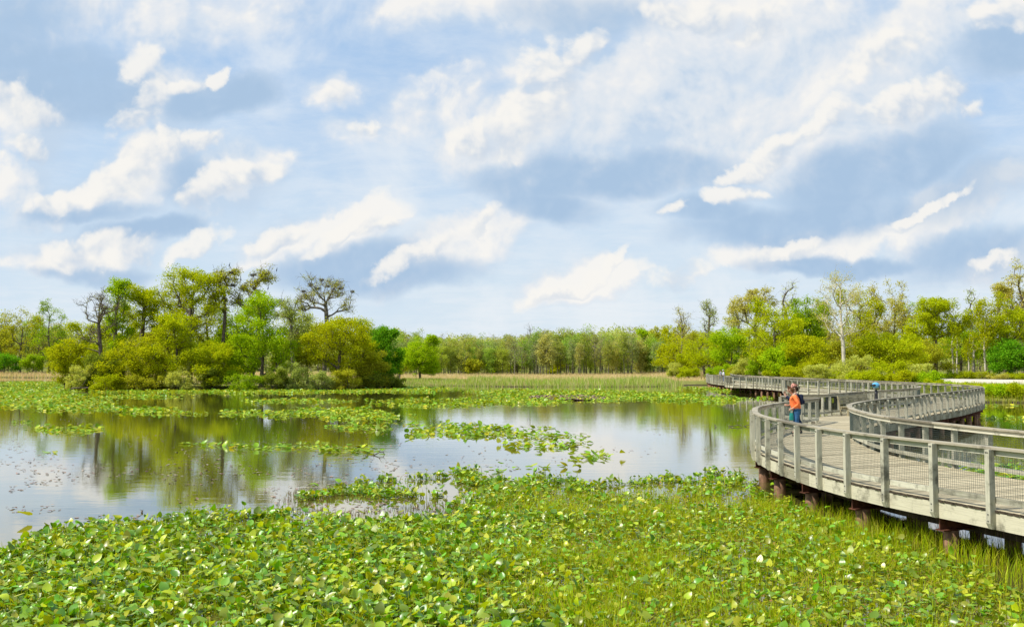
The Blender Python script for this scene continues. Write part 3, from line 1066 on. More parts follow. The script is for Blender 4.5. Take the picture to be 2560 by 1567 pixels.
def one_tree(name, label, px, d, top, hw, color, cat='tree', cb=0.3, n=90, per=55, leaf=0.30, rc=0.95, bark='bark', seed=1, lobes=None,
             group=None, tr=None, dy=None, z0=None, extra_px=(), **kw):
    """one tree from where it stands in the view: centre pixel, distance, top pixel, half width in pixels"""
    if group == isl:
        n, hw, per = int(n * 1.3), hw * 1.05, per * 1.1
    g = np.random.default_rng(seed)
    x = xat(px, d)
    zb = float(ground_z(np.array([x]), np.array([d]))[0]) if z0 is None else z0
    H = zat(top, d) - zb
    w = hw / F * d
    rzc = H * (1 - cb) / 2
    if lobes is None:
        lobes = [(0, 0, cb + (1 - cb) * 0.52, 1.0, 0.48, 1.0)]
    lumps = []
    for (lx, ly, lz, lw, lh, sh) in lobes:                     # each mass is several uneven boughs
        if lw * w < 1.2:
            lumps.append((lx, ly, lz, lw, lh, sh))
            continue
        lumps.append((lx, ly, lz, lw * 0.92, lh * 0.92, sh * 2.2))
        for q in range(5):
            an, rr_ = q * 1.257 + g.uniform(-0.5, 0.5), g.uniform(0.5, 0.9)
            lumps.append((lx + math.cos(an) * rr_ * lw, ly + math.sin(an) * rr_ * lw, lz + g.uniform(-0.7, 0.75) * lh,
                          lw * g.uniform(0.26, 0.42), lh * g.uniform(0.25, 0.42), sh * g.uniform(0.25, 0.5)))
    lobes = lumps
    crown = []
    for (lx, ly, lz, lw, lh, sh) in lobes:                     # in units of half width / height
        crown.append((lx * w, ly * w, lz * H, max(0.3, lw * w * 1.12 - rc * 0.5), max(0.3, (dy or lw) * w * 1.12 - rc * 0.5), max(0.3, lh * H * (1 if lobes else 1) - rc * 0.5), sh))
    extra = [(xat(ex, d) - x, ey_, zat(ez, d) - zb) for ex, ez, ey_ in extra_px]
    wm, cm, tips = tree_meshes(name, g, H, crown, n, per, leaf, rc, M[bark], cb, tr or 0.022 * H, extra=extra, **kw)
    return plant(name, label, cat, (x, d, zb), wm, cm, PAL[color], group)


# ---- the wooded island
T = one_tree
T('bare_tree', 'nearly leafless grey tree with crooked limbs at the island\'s outer left', 252, 143, 712, 56, 'olive', cb=0.28, n=80, per=5, leaf=0.2, rc=0.7, seed=3,
  twig=5, flow=0.35, tr=0.30, group=isl, lobes=[(-0.25, 0, 0.80, 0.75, 0.19, 1), (0.35, 0, 0.72, 0.55, 0.27, .8), (-0.5, 0, 0.5, 0.6, 0.12, .4)])
T('elm_tree', 'narrow bright green tree beside the leafless grey tree on the island', 292, 146, 696, 32, 'lime', cb=0.30, n=70, per=60, leaf=0.3, rc=0.9, seed=4, group=isl,
  lobes=[(0, 0, 0.85, 0.8, 0.15, 1), (-0.2, 0, 0.62, 1.0, 0.2, 1.0), (0.3, 0, 0.42, .8, 0.15, .5)])
T('oak_tree', 'yellow green oak with open trunk between the narrow green tree and the tallest oak', 352, 149, 697, 54, 'ygreen', cb=0.36, n=80, per=55, rc=1.0, seed=5, group=isl,
  lobes=[(-0.35, 0, 0.86, 0.55, 0.13, 1), (0.4, 0, 0.78, 0.55, 0.17, 1), (0, 0, 0.60, 0.9, 0.15, .7)])
T('oak_tree', 'tallest broad golden green oak with forking bare trunk on the island', 476, 148, 658, 92, 'ygreen', cb=0.34, n=170, per=44, rc=1.1, seed=6, tr=0.42, group=isl, flow=0.7,
  lobes=[(-0.15, 0, 0.86, 0.75, 0.14, 1.2), (0.4, 0, 0.78, 0.6, 0.16, 1), (-0.55, 0, 0.70, 0.45, 0.14, .7), (0.0, 0, 0.55, 0.9, 0.12, .7)])
T('oak_tree', 'tall thin oak with long bare stem and small crown holding nests', 556, 151, 661, 40, 'olive', cb=0.5, n=60, per=34, rc=0.9, seed=7, tr=0.28, group=isl, twig=2,
  lobes=[(0, 0, 0.88, 0.9, 0.12, 1), (-0.3, 0, 0.70, 0.7, 0.12, .5)], extra_px=[(570, 684, 0), (583, 697, 0.3)])
T('leaning_oak_tree', 'sparse oak leaning right with nests and a lone leafy limb tip', 630, 151, 672, 56, 'olive', cb=0.42, n=70, per=24, rc=0.9, seed=8, tr=0.34, group=isl, twig=3, lean=(1.4, 0),
  lobes=[(0.55, 0, 0.93, 0.4, 0.07, 1), (-0.1, 0, 0.84, 0.5, 0.1, 1), (-0.75, 0, 0.75, 0.35, 0.14, .6), (0.1, 0, 0.65, 0.8, 0.14, .8)], extra_px=[(630, 688, 0), (582, 714, 0.4), (672, 666, 0)])
T('maple_tree', 'dense vivid green maple reaching down to the water in mid island', 655, 142, 724, 84, 'lime', cb=0.05, n=170, per=70, rc=1.1, seed=9, group=isl,
  lobes=[(0, 0, 0.82, 0.45, 0.18, 1), (-0.2, 0, 0.55, 0.8, 0.25, 1.4), (0.35, 0, 0.35, 0.75, 0.28, 1.2), (-0.5, 0, 0.25, 0.5, 0.2, .7)])
T('poplar_tree', 'thin pale blue green tree right of the vivid maple on the island', 732, 150, 734, 52, 'grey', cb=0.2, n=90, per=34, leaf=0.26, rc=0.9, seed=10, group=isl, twig=1, bark='bark_grey',
  lobes=[(-0.2, 0, 0.82, 0.6, 0.17, 1), (0.3, 0, 0.6, 0.7, 0.25, 1)])
T('rookery_tree', 'almost bare oak carrying most of the dark stick nests', 812, 150, 684, 78, 'olive', cb=0.42, n=100, per=15, leaf=0.22, rc=0.8, bark='bark_grey', seed=11, tr=0.36, group=isl, twig=4, flow=0.75,
  lobes=[(-0.1, 0, 0.86, 0.75, 0.12, 1), (0.4, 0, 0.74, 0.55, 0.13, .7), (-0.6, 0, 0.74, 0.4, 0.16, .7)],
  extra_px=[(777, 713, 0), (790, 720, 0.5), (815, 708, 0), (838, 714, 0.3), (854, 722, 0), (880, 730, 0), (757, 729, 0.3), (801, 701, 0.2)])
T('oak_tree', 'golden yellow oak with rounded crown beneath the nest laden bare oak', 846, 143, 782, 96, 'yellow', cb=0.16, n=170, per=62, rc=1.1, seed=12, tr=0.34, group=isl,
  lobes=[(0, 0, 0.74, 0.75, 0.24, 1.4), (-0.45, 0, 0.5, 0.55, 0.25, .8), (0.5, 0, 0.42, 0.5, 0.3, .8)])
T('ash_tree', 'dark green tree at the island\'s outer right end', 960, 149, 805, 46, 'emerald', cb=0.06, n=130, per=85, rc=0.95, seed=13, group=isl,
  lobes=[(-0.1, 0, 0.72, 0.75, 0.26, 1.2), (0.2, 0, 0.42, 0.9, 0.3, 1.2), (-.3, 0, .2, .8, .18, .6)])
T('oak_tree', 'low spreading yellow tree overhanging the water at the left tip of the island', 165, 141, 826, 42, 'yellow', cb=0.08, n=90, per=60, rc=0.9, seed=14, group=isl,
  lobes=[(0, 0, 0.65, 1.0, 0.3, 1), (0.1, 0, 0.3, 0.8, 0.25, .6)])
T('oak_tree', 'bushy yellow oak in front of the open trunked oak on the island', 346, 139, 818, 68, 'yellow', cb=0.06, n=140, per=66, rc=1.0, seed=15, group=isl,
  lobes=[(0, 0, 0.66, 0.9, 0.3, 1.2), (-0.3, 0, 0.3, 0.9, 0.25, 1), (.4, 0, .3, .7, .25, .8)])
T('oak_tree', 'yellow green oak in front of the tallest oak\'s trunk', 440, 140, 778, 62, 'ygreen', cb=0.1, n=140, per=60, rc=1.0, seed=16, group=isl,
  lobes=[(0, 0, 0.72, 0.75, 0.25, 1.2), (-0.1, 0, 0.36, 1.0, 0.3, 1.2)])
T('maple_tree', 'olive green tree left of the vivid maple on the island', 530, 140, 836, 62, 'ygreen', cb=0.05, n=130, per=66, rc=1.0, seed=17, group=isl,
  lobes=[(0, 0, 0.62, 0.9, 0.33, 1.2), (0.1, 0, 0.28, 0.9, 0.22, 1)])
T('oak_tree', 'olive tree between the golden oak and the dark green end tree', 925, 145, 856, 48, 'olive', cb=0.05, n=110, per=70, rc=0.95, seed=18, group=isl,
  lobes=[(0, 0, 0.6, 0.9, 0.36, 1.2), (0, 0, 0.25, 0.9, 0.2, .8)])
T('hawthorn_tree', 'shadowy dark green tree beneath the leafless grey tree', 262, 140, 872, 46, 'dark', cb=0.04, n=100, per=80, rc=0.9, seed=19, group=isl)
T('elm_tree', 'mid green tree filling the gap behind the island oaks', 590, 156, 800, 80, 'green', cb=0.1, n=110, per=60, rc=1.1, seed=20, group=isl)
T('elm_tree', 'dull green tree deep behind the golden oak', 770, 157, 810, 70, 'olive', cb=0.1, n=110, per=60, rc=1.1, seed=21, group=isl)
T('elm_tree', 'dull green tree deep behind the bushy yellow oak', 390, 158, 812, 80, 'olive', cb=0.1, n=110, per=55, rc=1.1, seed=22, group=isl)
for k, (lab, px, top, hw, colr) in enumerate([('yellow green tree filling the space behind the narrow bright tree', 310, 748, 60, 'ygreen'), ('olive tree filling the canopy behind the tallest oak', 425, 722, 62, 'olive'),
                                              ('yellow green tree filling the canopy right of the tallest oak', 520, 738, 56, 'ygreen'), ('lime tree filling the canopy left of the vivid maple', 590, 742, 56, 'lime'),
                                              ('yellow green tree behind the thin pale tree', 745, 772, 60, 'ygreen'), ('yellow green tree behind the golden oak', 880, 800, 58, 'ygreen'), ('yellow green tree behind the leafless grey tree', 230, 800, 52, 'ygreen')]):
    T('elm_tree', lab, px, 157, top, hw, colr, cb=0.15, n=130, per=44, rc=1.1, seed=30 + k, group=isl)
isb = 'shrubs along the island shore'
for k, (lab, px, d, top, hw, colr) in enumerate([
        ('pale sage willow shrub dipping into the pond at the island\'s left end', 200, 138, 902, 36, 'pale'),
        ('soft yellow green shrub low on the shore below the leafless tree', 272, 137, 926, 48, 'ygreen'),
        ('brown olive thicket on the shore below the bushy yellow oak', 368, 137.5, 922, 56, 'olive'),
        ('pale olive shrub on the shore left of the dark gap', 455, 137, 908, 48, 'pale'),
        ('dark shrub in the shaded gap at mid island', 540, 139, 918, 44, 'dark'),
        ('low green shrub under the vivid maple', 610, 137.5, 925, 50, 'green'),
        ('bluish dark shrub right of the vivid maple by the water', 735, 139, 888, 46, 'grey'),
        ('dark rounded shrub below the thin pale tree', 690, 138.5, 915, 40, 'dark'),
        ('greyish shrub by the fallen branch on the island shore', 800, 139.5, 920, 42, 'grey'),
        ('straw tinted shrub beside the fallen branch', 862, 140.5, 915, 40, 'olive'),
        ('dark green thicket at the foot of the end tree', 948, 145, 922, 50, 'dark'),
        ('small shaded shrub on the right tip of the island', 990, 148, 940, 26, 'dark')]):
    T('shrub', lab, px, d, top, hw, colr, cat='shrub', cb=0.02, n=80, per=60, leaf=0.24, rc=0.62, seed=40 + k, stems=4, group=isb, tr=0.07,
      lobes=[(0, 0, 0.5, 1.0, 0.46, 1)], trunk_top=0.6)

# ---- lone tree and its neighbour on the spit
T('round_tree', 'lone rounded bright green tree on the grassy spit right of the island', 1050, 192, 846, 52, 'lime', cb=0.16, n=230, per=80, leaf=0.32, rc=0.95, seed=60, tr=0.24)
T('sapling', 'thin pale sapling left of the lone rounded tree', 1003, 196, 880, 24, 'ygreen', cb=0.05, n=50, per=30, leaf=0.3, rc=0.8, seed=61, stems=3)

# ---- big trees on the left bank behind the island
lb = 'tall trees on the far left bank'
T('oak_tree', 'broad olive oak with dark trunk, second in from the left edge', 52, 305, 786, 50, 'olive', cb=0.3, n=110, per=40, leaf=0.5, rc=1.6, seed=62, tr=0.4, group=lb)
T('elm_tree', 'feathery green tree with dark trunk nearest the island on the far left bank', 124, 300, 762, 48, 'green', cb=0.22, n=120, per=38, leaf=0.45, rc=1.5, seed=63, tr=0.4, group=lb, twig=1)
T('oak_tree', 'olive tree cut by the left edge of the view', 2, 310, 790, 36, 'olive', cb=0.15, n=100, per=50, leaf=0.5, rc=1.6, seed=64, group=lb)
for k, (lab, px, top, colr) in enumerate([('bright green undergrowth tree below the broad olive oak', 85, 880, 'green'), ('dark green undergrowth tree at the left edge', 12, 872, 'emerald'), ('yellow green undergrowth tree beside the island on the left bank', 150, 868, 'ygreen')]):
    T('young_tree', lab, px, 296, top, 34, colr, cb=0.05, n=70, per=50, leaf=0.5, rc=1.3, seed=65 + k, group='undergrowth trees on the far left bank')

# ---- wood on the right bank
rb = 'trees of the wood behind the boardwalk'
RT = [  # name, label, px, d, top, hw, colour, extra settings
    ('slender_tree', 'slender sparse tree with thin upright crown at the left end of the right wood', 1707, 232, 790, 24, 'bronze', dict(cb=0.35, n=60, per=12, twig=3, bark='bark_grey')),
    ('slender_tree', 'slender grey green tree rising above the low left part of the right wood', 1771, 225, 768, 22, 'grey', dict(cb=0.4, n=60, per=18, twig=3, bark='bark_grey')),
    ('slender_tree', 'small pale treetop between the slender grey tree and the crooked pale oak', 1845, 226, 778, 22, 'grey', dict(cb=0.4, n=50, per=20, twig=2, bark='bark_grey')),
    ('willow_tree', 'yellow green willow with one dark leaning trunk at the end of the boardwalk', 1765, 210, 828, 62, 'ygreen', dict(cb=0.1, n=140, per=42, tr=0.3, lean=(-2, 0))),
    ('willow_tree', 'olive yellow tree at the far end of the boardwalk', 1690, 222, 838, 46, 'yellow', dict(cb=0.12, n=110, per=40)),
    ('maple_tree', 'lime green rounded tree above the middle of the far boardwalk', 1828, 200, 812, 60, 'lime', dict(cb=0.06, n=150, per=48)),
    ('pale_oak_tree', 'tall crooked pale oak with a limb reaching left above the wood', 1890, 205, 718, 66, 'bronze', dict(cb=0.45, n=120, per=31, tr=0.34, twig=1, lobes=[(-0.55, 0, 0.80, .5, .13, 1), (0.15, 0, 0.88, .5, .12, 1), (-.1, 0, .66, .8, .14, .7)])),
    ('spindly_tree', 'thin pale treetop right of the crooked pale oak', 1968, 212, 730, 22, 'pale', dict(cb=0.5, n=50, per=12, twig=3)),
    ('oak_tree', 'yellow green oak with a dark forked trunk in front of the crooked pale oak', 1938, 180, 758, 76, 'ygreen', dict(cb=0.14, n=190, per=48, tr=0.36)),
    ('oak_tree', 'deep green oak beside the white trunked tree', 2020, 188, 750, 44, 'green', dict(cb=0.3, n=120, per=60)),
    ('sycamore_tree', 'tall white trunked tree with nearly bare branching crown', 2107, 168, 689, 66, 'bronze', dict(cb=0.34, n=130, per=20, leaf=0.28, tr=0.34, bark='bark_white', twig=1, flow=0.35, trunk_top=0.92, wander=0.5)),
    ('ash_tree', 'greyish thinly leaved tree left of the white trunked tree', 2058, 205, 754, 40, 'bronze', dict(cb=0.25, n=100, per=26, twig=2, bark='bark_grey')),
    ('oak_tree', 'olive oak right behind the white trunked tree', 2150, 184, 735, 48, 'yellow', dict(cb=0.2, n=130, per=34)),
    ('bronze_oak_tree', 'tall bronze tinted oak between the white trunked tree and the large green tree', 2236, 198, 723, 62, 'bronze', dict(cb=0.3, n=150, per=34, tr=0.36, twig=1)),
    ('maple_tree', 'large bright green tree with layered crown near the right edge', 2338, 190, 736, 76, 'ygreen', dict(cb=0.22, n=220, per=50, tr=0.4, lobes=[(0, 0, .85, .6, .14, 1), (-.4, 0, .6, .6, .2, 1), (.4, 0, .62, .6, .2, 1)])),
    ('spindly_tree', 'small pale treetop right of the large green layered tree', 2432, 215, 744, 26, 'grey', dict(cb=0.5, n=50, per=22, twig=2)),
    ('birch_tree', 'yellowish tree with a straight pale trunk near the right edge', 2462, 186, 762, 40, 'yellow', dict(cb=0.45, n=100, per=36, bark='bark_white', tr=0.2)),
    ('oak_tree', 'dark limbed tall tree whose top stands alone near the right edge', 2512, 200, 707, 28, 'bronze', dict(cb=0.5, n=80, per=32, lean=(-1, 0), lobes=[(0, 0, .9, .8, .1, 1), (.5, 0, .68, .9, .12, .6)])),
    ('oak_tree', 'dark limbed tall tree cut by the right edge of the view', 2556, 198, 700, 34, 'bronze', dict(cb=0.5, n=80, per=34)),
    ('elm_tree', 'yellow green tree below the two tall dark limbed tops', 2520, 188, 764, 56, 'ygreen', dict(cb=0.2, n=150, per=50)),
    ('maple_tree', 'vivid emerald tree low at the right edge', 2528, 182, 846, 52, 'emerald', dict(cb=0.04, n=130, per=75, z0=0.9)),
    ('oak_tree', 'dense yellow green tree behind the pale shrubs right of the white trunk', 2226, 168, 826, 76, 'ygreen', dict(cb=0.05, n=190, per=52)),
    ('oak_tree', 'golden tree left of the white trunk behind the feathery shrubs', 2020, 165, 832, 52, 'yellow', dict(cb=0.08, n=140, per=48)),
    ('oak_tree', 'lime tree at the foot of the deep green oak', 1960, 170, 858, 52, 'lime', dict(cb=0.05, n=130, per=48)),
    ('oak_tree', 'olive tree behind the big feathery pale shrub', 2120, 172, 852, 60, 'olive', dict(cb=0.05, n=140, per=48)),
    ('alder_tree', 'dark green tree above the paved lot', 2400, 206, 826, 70, 'green', dict(cb=0.32, n=140, per=55, z0=0.9)),
    ('alder_tree', 'olive tree with dark trunks left of the paved lot', 2310, 186, 846, 54, 'olive', dict(cb=0.2, n=120, per=55, z0=0.9)),
    ('elm_tree', 'mid green tree on the crest behind the bronze oak', 2290, 225, 752, 52, 'green', dict(cb=0.2, n=110, per=45)),
    ('elm_tree', 'dull green tree on the crest behind the emerald tree', 2470, 222, 800, 70, 'dark', dict(cb=0.1, n=120, per=60)),
    ('elm_tree', 'dull green tree behind the willow at the end of the boardwalk', 1745, 245, 826, 56, 'olive', dict(cb=0.1, n=110, per=45)),
    ('elm_tree', 'dull green tree behind the lime rounded tree', 1870, 235, 790, 66, 'olive', dict(cb=0.1, n=120, per=45)),
    ('elm_tree', 'dull green tree behind the golden tree left of the white trunk', 2010, 230, 780, 70, 'olive', dict(cb=0.1, n=120, per=45)),
    ('elm_tree', 'dull green tree behind the olive oak by the white trunk', 2170, 228, 776, 70, 'olive', dict(cb=0.1, n=120, per=45)),
]
for k, (nm, lab, px, d, top, hw, colr, ex) in enumerate(RT):
    a = dict(cb=0.2, n=100, per=45, leaf=0.38, rc=1.15)
    a.update(ex)
    if a['per'] > 30:
        hw *= 1.12
        a['n'] = int(a['n'] * 1.35)
    T(nm, lab, px, d, top, hw, colr, seed=100 + k, group=rb, **a)
# bare stems of birches above the lot
for k, (lab, px, d, top) in enumerate([('white slender birch stem left of its twin above the paved lot', 2381, 196, 850), ('white slender birch stem right of its twin above the paved lot', 2391, 198, 846),
                                       ('grey slender stem in the dark of the wood above the paved lot', 2433, 196, 850), ('pale leaning stem below the yellowish pale trunked tree', 2420, 200, 858)]):
    T('birch_tree', lab, px, d, top, 10, 'ygreen', cb=0.7, n=14, per=16, leaf=0.35, rc=0.8, bark='bark_white', tr=0.16, seed=160 + k, z0=0.9, wander=0.15, group='slender stems above the paved lot')
# shrubs by the far boardwalk
sb = 'shrubs along the right bank'
SB = [('big feathery pale cream green willow shrub below the white trunked tree', 2140, 140, 874, 58, 'pale'), ('rounded pale silvery willow shrub left of the big feathery one', 2043, 146, 905, 36, 'pale'),
      ('pale tipped willow shrub right of the big feathery one', 2292, 128, 898, 30, 'pale'), ('sage pale rounded shrub left of the deep green bush', 1866, 186, 886, 32, 'pale'),
      ('deep green bush above the far boardwalk railing', 1902, 178, 884, 38, 'green'), ('yellow green bush between the two pale willow shrubs', 2085, 152, 914, 40, 'ygreen'),
      ('low yellow bush left of the silvery willow shrub', 1990, 160, 908, 40, 'yellow'), ('low lime bush behind the far railing near the boardwalk end', 1800, 196, 908, 38, 'lime'),
      ('olive bush below the olive tree at the boardwalk end', 1720, 205, 912, 30, 'ygreen'), ('yellow green bush right of the big feathery shrub', 2220, 130, 900, 50, 'ygreen'),
      ('mid yellow bush low behind the railing below the pale tipped shrub', 2262, 120, 925, 40, 'yellow'), ('lime bush left of the paved lot', 2318, 118, 922, 34, 'lime'),
      ('small pale bush beside the reeds at the far end of the boardwalk', 1690, 215, 900, 22, 'pale'), ('low olive bush left of the deep green bush', 1840, 190, 912, 30, 'olive'),
      ('low yellow bush right of the deep green bush', 1945, 170, 912, 34, 'ygreen'), ('low green bush under the big feathery shrub', 2165, 132, 926, 50, 'ygreen')]
for k, (lab, px, d, top, hw, colr) in enumerate(SB):
    T('willow_shrub' if colr == 'pale' else 'shrub', lab, px, d, top, hw, colr, cat='shrub', cb=0.02, n=110, per=60, leaf=0.24, rc=0.62, seed=200 + k, stems=5, group=sb, tr=0.06,
      lobes=[(0, 0, 0.5, 1.0, 0.47, 1)], trunk_top=0.6)
hb = 'low shrubs on the bank by the paved lot'
HB = [('first low shrub behind the boardwalk bend on the right bank', 2470, 97, 964, 40, 'ygreen'), ('second low shrub on the right bank', 2512, 94, 966, 44, 'lime'), ('low shrub at the right edge by the water', 2560, 92, 963, 46, 'ygreen'),
      ('yellowish low shrub in front of the paved lot', 2440, 104, 957, 40, 'yellow'), ('green low shrub in front of the paved lot', 2490, 105, 960, 40, 'lime'), ('olive low shrub in front of the paved lot by the right edge', 2540, 104, 958, 44, 'ygreen'),
      ('low shrub seen through the outer railing of the bend', 2400, 112, 954, 40, 'ygreen'), ('low shrub left of the bend behind the outer railing', 2350, 116, 952, 38, 'lime'), ('low green shrub right of the lime bush by the lot', 2330, 110, 950, 30, 'ygreen'),
      ('hedge shrub at the left of the row behind the lot', 2350, 184, 928, 34, 'lime'), ('hedge shrub in the row behind the lot below the birch stems', 2400, 184, 929, 34, 'ygreen'), ('tawny hedge shrub in the row behind the lot', 2450, 184, 926, 34, 'yellow'),
      ('hedge shrub with dry stalks behind the lot', 2496, 178, 938, 26, 'bronze'), ('hedge shrub at the right edge behind the lot', 2545, 178, 930, 34, 'ygreen')]
for k, (lab, px, d, top, hw, colr) in enumerate(HB):
    T('shrub', lab, px, d, top, hw, colr, cat='shrub', cb=0.02, n=60, per=60, leaf=0.20, rc=0.5, seed=240 + k, stems=5, group=hb, tr=0.04,
      lobes=[(0, 0, 0.5, 1.0, 0.5, 1)], trunk_top=0.6)

# ---- far treeline: prototypes copied along the marsh edge
protos = []
for k in range(7):
    g = np.random.default_rng(300 + k)
    H = 14.0
    hwid = [2.2, 2.8, 3.4, 2.0, 3.8, 2.4, 3.0][k]
    cbk = [0.22, 0.10, 0.06, 0.30, 0.08, 0.2, 0.15][k]
    wm, cm, tp = tree_meshes('far_tree', g, H, [(0, 0, H * (cbk + (1 - cbk) * .5), hwid, hwid, H * (1 - cbk) * .48, 1)], [64, 74, 84, 54, 96, 40, 70][k], [30, 34, 36, 24, 36, 9, 30][k], 0.50, 1.35,
                             M['bark_grey'], cbk, 0.17, twig=[1, 0, 0, 2, 0, 4, 1][k], sides=4)
    protos.append((wm, cm))
fg = 'slender trees of the far treeline across the marsh'
fl = 'slender pale spring tree in the far treeline across the marsh'
cols = ['ygreen', 'olive', 'green', 'grey', 'ygreen', 'lime', 'olive', 'bronze']
g = np.random.default_rng(5)
for row, (d0, n_, lo, hi) in enumerate([(288, 78, 930, 1745), (318, 80, 930, 1745), (352, 70, 930, 1745), (330, 14, -60, 190)]):
    for k in range(n_):
        px = lo + (hi - lo) * (k + g.uniform(0.1, 0.9)) / n_
        d = d0 + g.uniform(-12, 12)
        x = xat(px, d)
        z = float(ground_z(np.array([x]), np.array([d]))[0])
        tp = 838 + 10 * math.sin(px * 0.012) + g.uniform(-6, 28) - (10 if px > 1560 else 0) - row * 3
        if row == 3:
            tp = 800 + g.uniform(-8, 30)
        s = (zat(tp, d) - z) / 14.0
        i = int(g.integers(0, 7))
        c = np.array(PAL[cols[int(g.integers(0, len(cols)))]]) * g.uniform(0.85, 1.15) * 0.95 * 0.88 + np.array([0.035, 0.055, 0.06])  # distance haze put into the leaf colour: palette dimmed, grey-blue added
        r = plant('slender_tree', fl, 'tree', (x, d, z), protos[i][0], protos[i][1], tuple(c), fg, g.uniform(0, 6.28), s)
for lab, px, d, tp, hw, colr, ex in [
        ('rounded bright green tree on a forked trunk standing before the far treeline', 1609, 300, 836, 26, 'lime', dict(cb=0.45, n=90, per=40)),
        ('bright green bushy tree in the middle of the far treeline', 1292, 305, 845, 30, 'lime', dict(cb=0.1, n=90, per=40)),
        ('bare forked snag standing above the far treeline', 1325, 308, 826, 16, 'olive', dict(cb=0.45, n=26, per=0, twig=3, bark='bark_grey', tr=0.28)),
        ('deep green rounded tree right of the bare snag in the far treeline', 1392, 318, 842, 26, 'emerald', dict(cb=0.2, n=80, per=40)),
        ('small golden bush before the far treeline', 1388, 296, 898, 18, 'yellow', dict(cb=0.02, n=40, per=40)),
        ('small olive tree at the marsh edge right of the lone rounded tree', 1182, 280, 896, 24, 'olive', dict(cb=0.05, n=60, per=40)),
        ('light green young tree left of the bright bushy one in the far treeline', 1232, 300, 888, 20, 'lime', dict(cb=0.1, n=60, per=40)),
        ('yellow oak with open crown at the right end of the far treeline', 1680, 262, 814, 40, 'yellow', dict(cb=0.2, n=110, per=30)),
        ('olive oak left of the yellow oak at the end of the far treeline', 1655, 290, 826, 34, 'olive', dict(cb=0.25, n=90, per=30))]:
    a = dict(leaf=0.6, rc=1.3, cb=0.2)
    a.update(ex)
    T('marsh_tree', lab, px, d, tp, hw, colr, seed=int(px), **a)

# the wood behind reads as one mass: many crowns and stems in one sheet of forest
g = np.random.default_rng(77)
C, S, P0, P1, RR = [], [], [], [], []
for k in range(1200):
    d = g.uniform(385, 620)
    px = g.uniform(-250, 2800)
    x = xat(px, d)
    z = float(ground_z(np.array([x]), np.array([d]))[0])
    ext = 8 * math.sin(px * 0.011 + 1) + 5 * math.sin(px * 0.031)
    tp = 826 + ext + g.uniform(0, 18) - (10 if 1500 < px < 1800 else 0) + (620 - d) * 0.03
    if px < 200:
        tp -= 24
    H = zat(tp, d) - z
    w = g.uniform(3.0, 5.5)
    m = 110
    v = g.normal(size=(m, 3))
    v /= np.linalg.norm(v, axis=1, keepdims=True)
    v = v * g.uniform(0.3, 1, (m, 1)) ** 0.5 * np.array([[w, w, H * 0.44]]) + np.array([[x, d, z + H * 0.56]])
    C.append(v)
    P0.append((x, d, z))
    P1.append((x + g.uniform(-1, 1), d, z + H * 0.75))
    RR.append(0.22)
C = np.vstack(C)
V, Fc = leaf_quads(C, 1.25, g)
far = obj('forest', raw_mesh('forest', V, Fc, M['leaf']))
far.color = (0.45, 0.51, 0.16, 1)  # paled leaf colour carries the haze of distance
tag(far, 'hazy far wood rising behind the treeline', 'wood', kind='stuff')
V, Fc = tube_frusta(P0, P1, RR, np.array(RR) * 0.4, 4)
far2 = obj('forest_stems', raw_mesh('forest_stems', V, Fc, M['bark_grey']))
tag(far2, 'pale stems of the far wood', 'wood', kind='stuff')


# ------------------------------------------------------------------ grasses, reeds, water plants
def in_poly(px, py, poly):
    ins = np.zeros(px.shape, bool)
    j = len(poly) - 1
    for i in range(len(poly)):
        (xi, yi), (xj, yj) = poly[i], poly[j]
        ins ^= ((yi > py) != (yj > py)) & (px < (xj - xi) * (py - yi) / (yj - yi + 1e-12) + xi)
        j = i
    return ins


def noise2(x, y, s, seed):
    """smooth value noise, -1..1"""
    r = np.random.default_rng(seed)
    tab = r.uniform(-1, 1, (64, 64))
    u, v = x / s, y / s
    i, j = np.floor(u).astype(int), np.floor(v).astype(int)
    fu, fv = smooth01(u - i), smooth01(v - j)
    a = tab[i % 64, j % 64] * (1 - fu) + tab[(i + 1) % 64, j % 64] * fu
    b = tab[i % 64, (j + 1) % 64] * (1 - fu) + tab[(i + 1) % 64, (j + 1) % 64] * fu
    return a * (1 - fv) + b * fv


DECKPOLY = [(p[0] - 0.05, p[1]) for p in Lmain[::6]] + [(p[0] + 0.05, p[1]) for p in Rmain[::6]][::-1]


def blades(name, base, h, w, lean, material, g, seg=1, label=None, cat=None):
    n = len(base)
    an = g.uniform(0, 2 * np.pi, n)
    side = np.stack([np.cos(an), np.sin(an), np.zeros(n)], 1)
    la = g.uniform(0, 2 * np.pi, n)
    ld = np.stack([np.cos(la), np.sin(la), np.zeros(n)], 1) * (np.abs(g.normal(size=n)) * lean)[:, None]
    hh = (h * g.uniform(0.55, 1.2, n))[:, None]
    ww = (w * g.uniform(0.7, 1.3, n))[:, None]
    up = np.array([[0, 0, 1.0]])
    lev = []
    for k in range(seg + 1):
        t = k / seg
        c = base + up * hh * (t - 0.25 * t * t * np.minimum(1, np.linalg.norm(ld, axis=1, keepdims=True))) + ld * hh * t * t
        tw = ww * (1 - 0.85 * t) * 0.5
        lev += [c - side * tw, c + side * tw]
    V = np.stack(lev, 1)
    per = 2 * (seg + 1)
    f = np.array([[2 * k, 2 * k + 1, 2 * k + 3, 2 * k + 2] for k in range(seg)])
    Fc = (np.arange(n)[:, None, None] * per + f[None]).reshape(-1, 4)
    o = obj(name, raw_mesh(name, V.reshape(-1, 3), Fc, material))
    return tag(o, label, cat, kind='stuff')


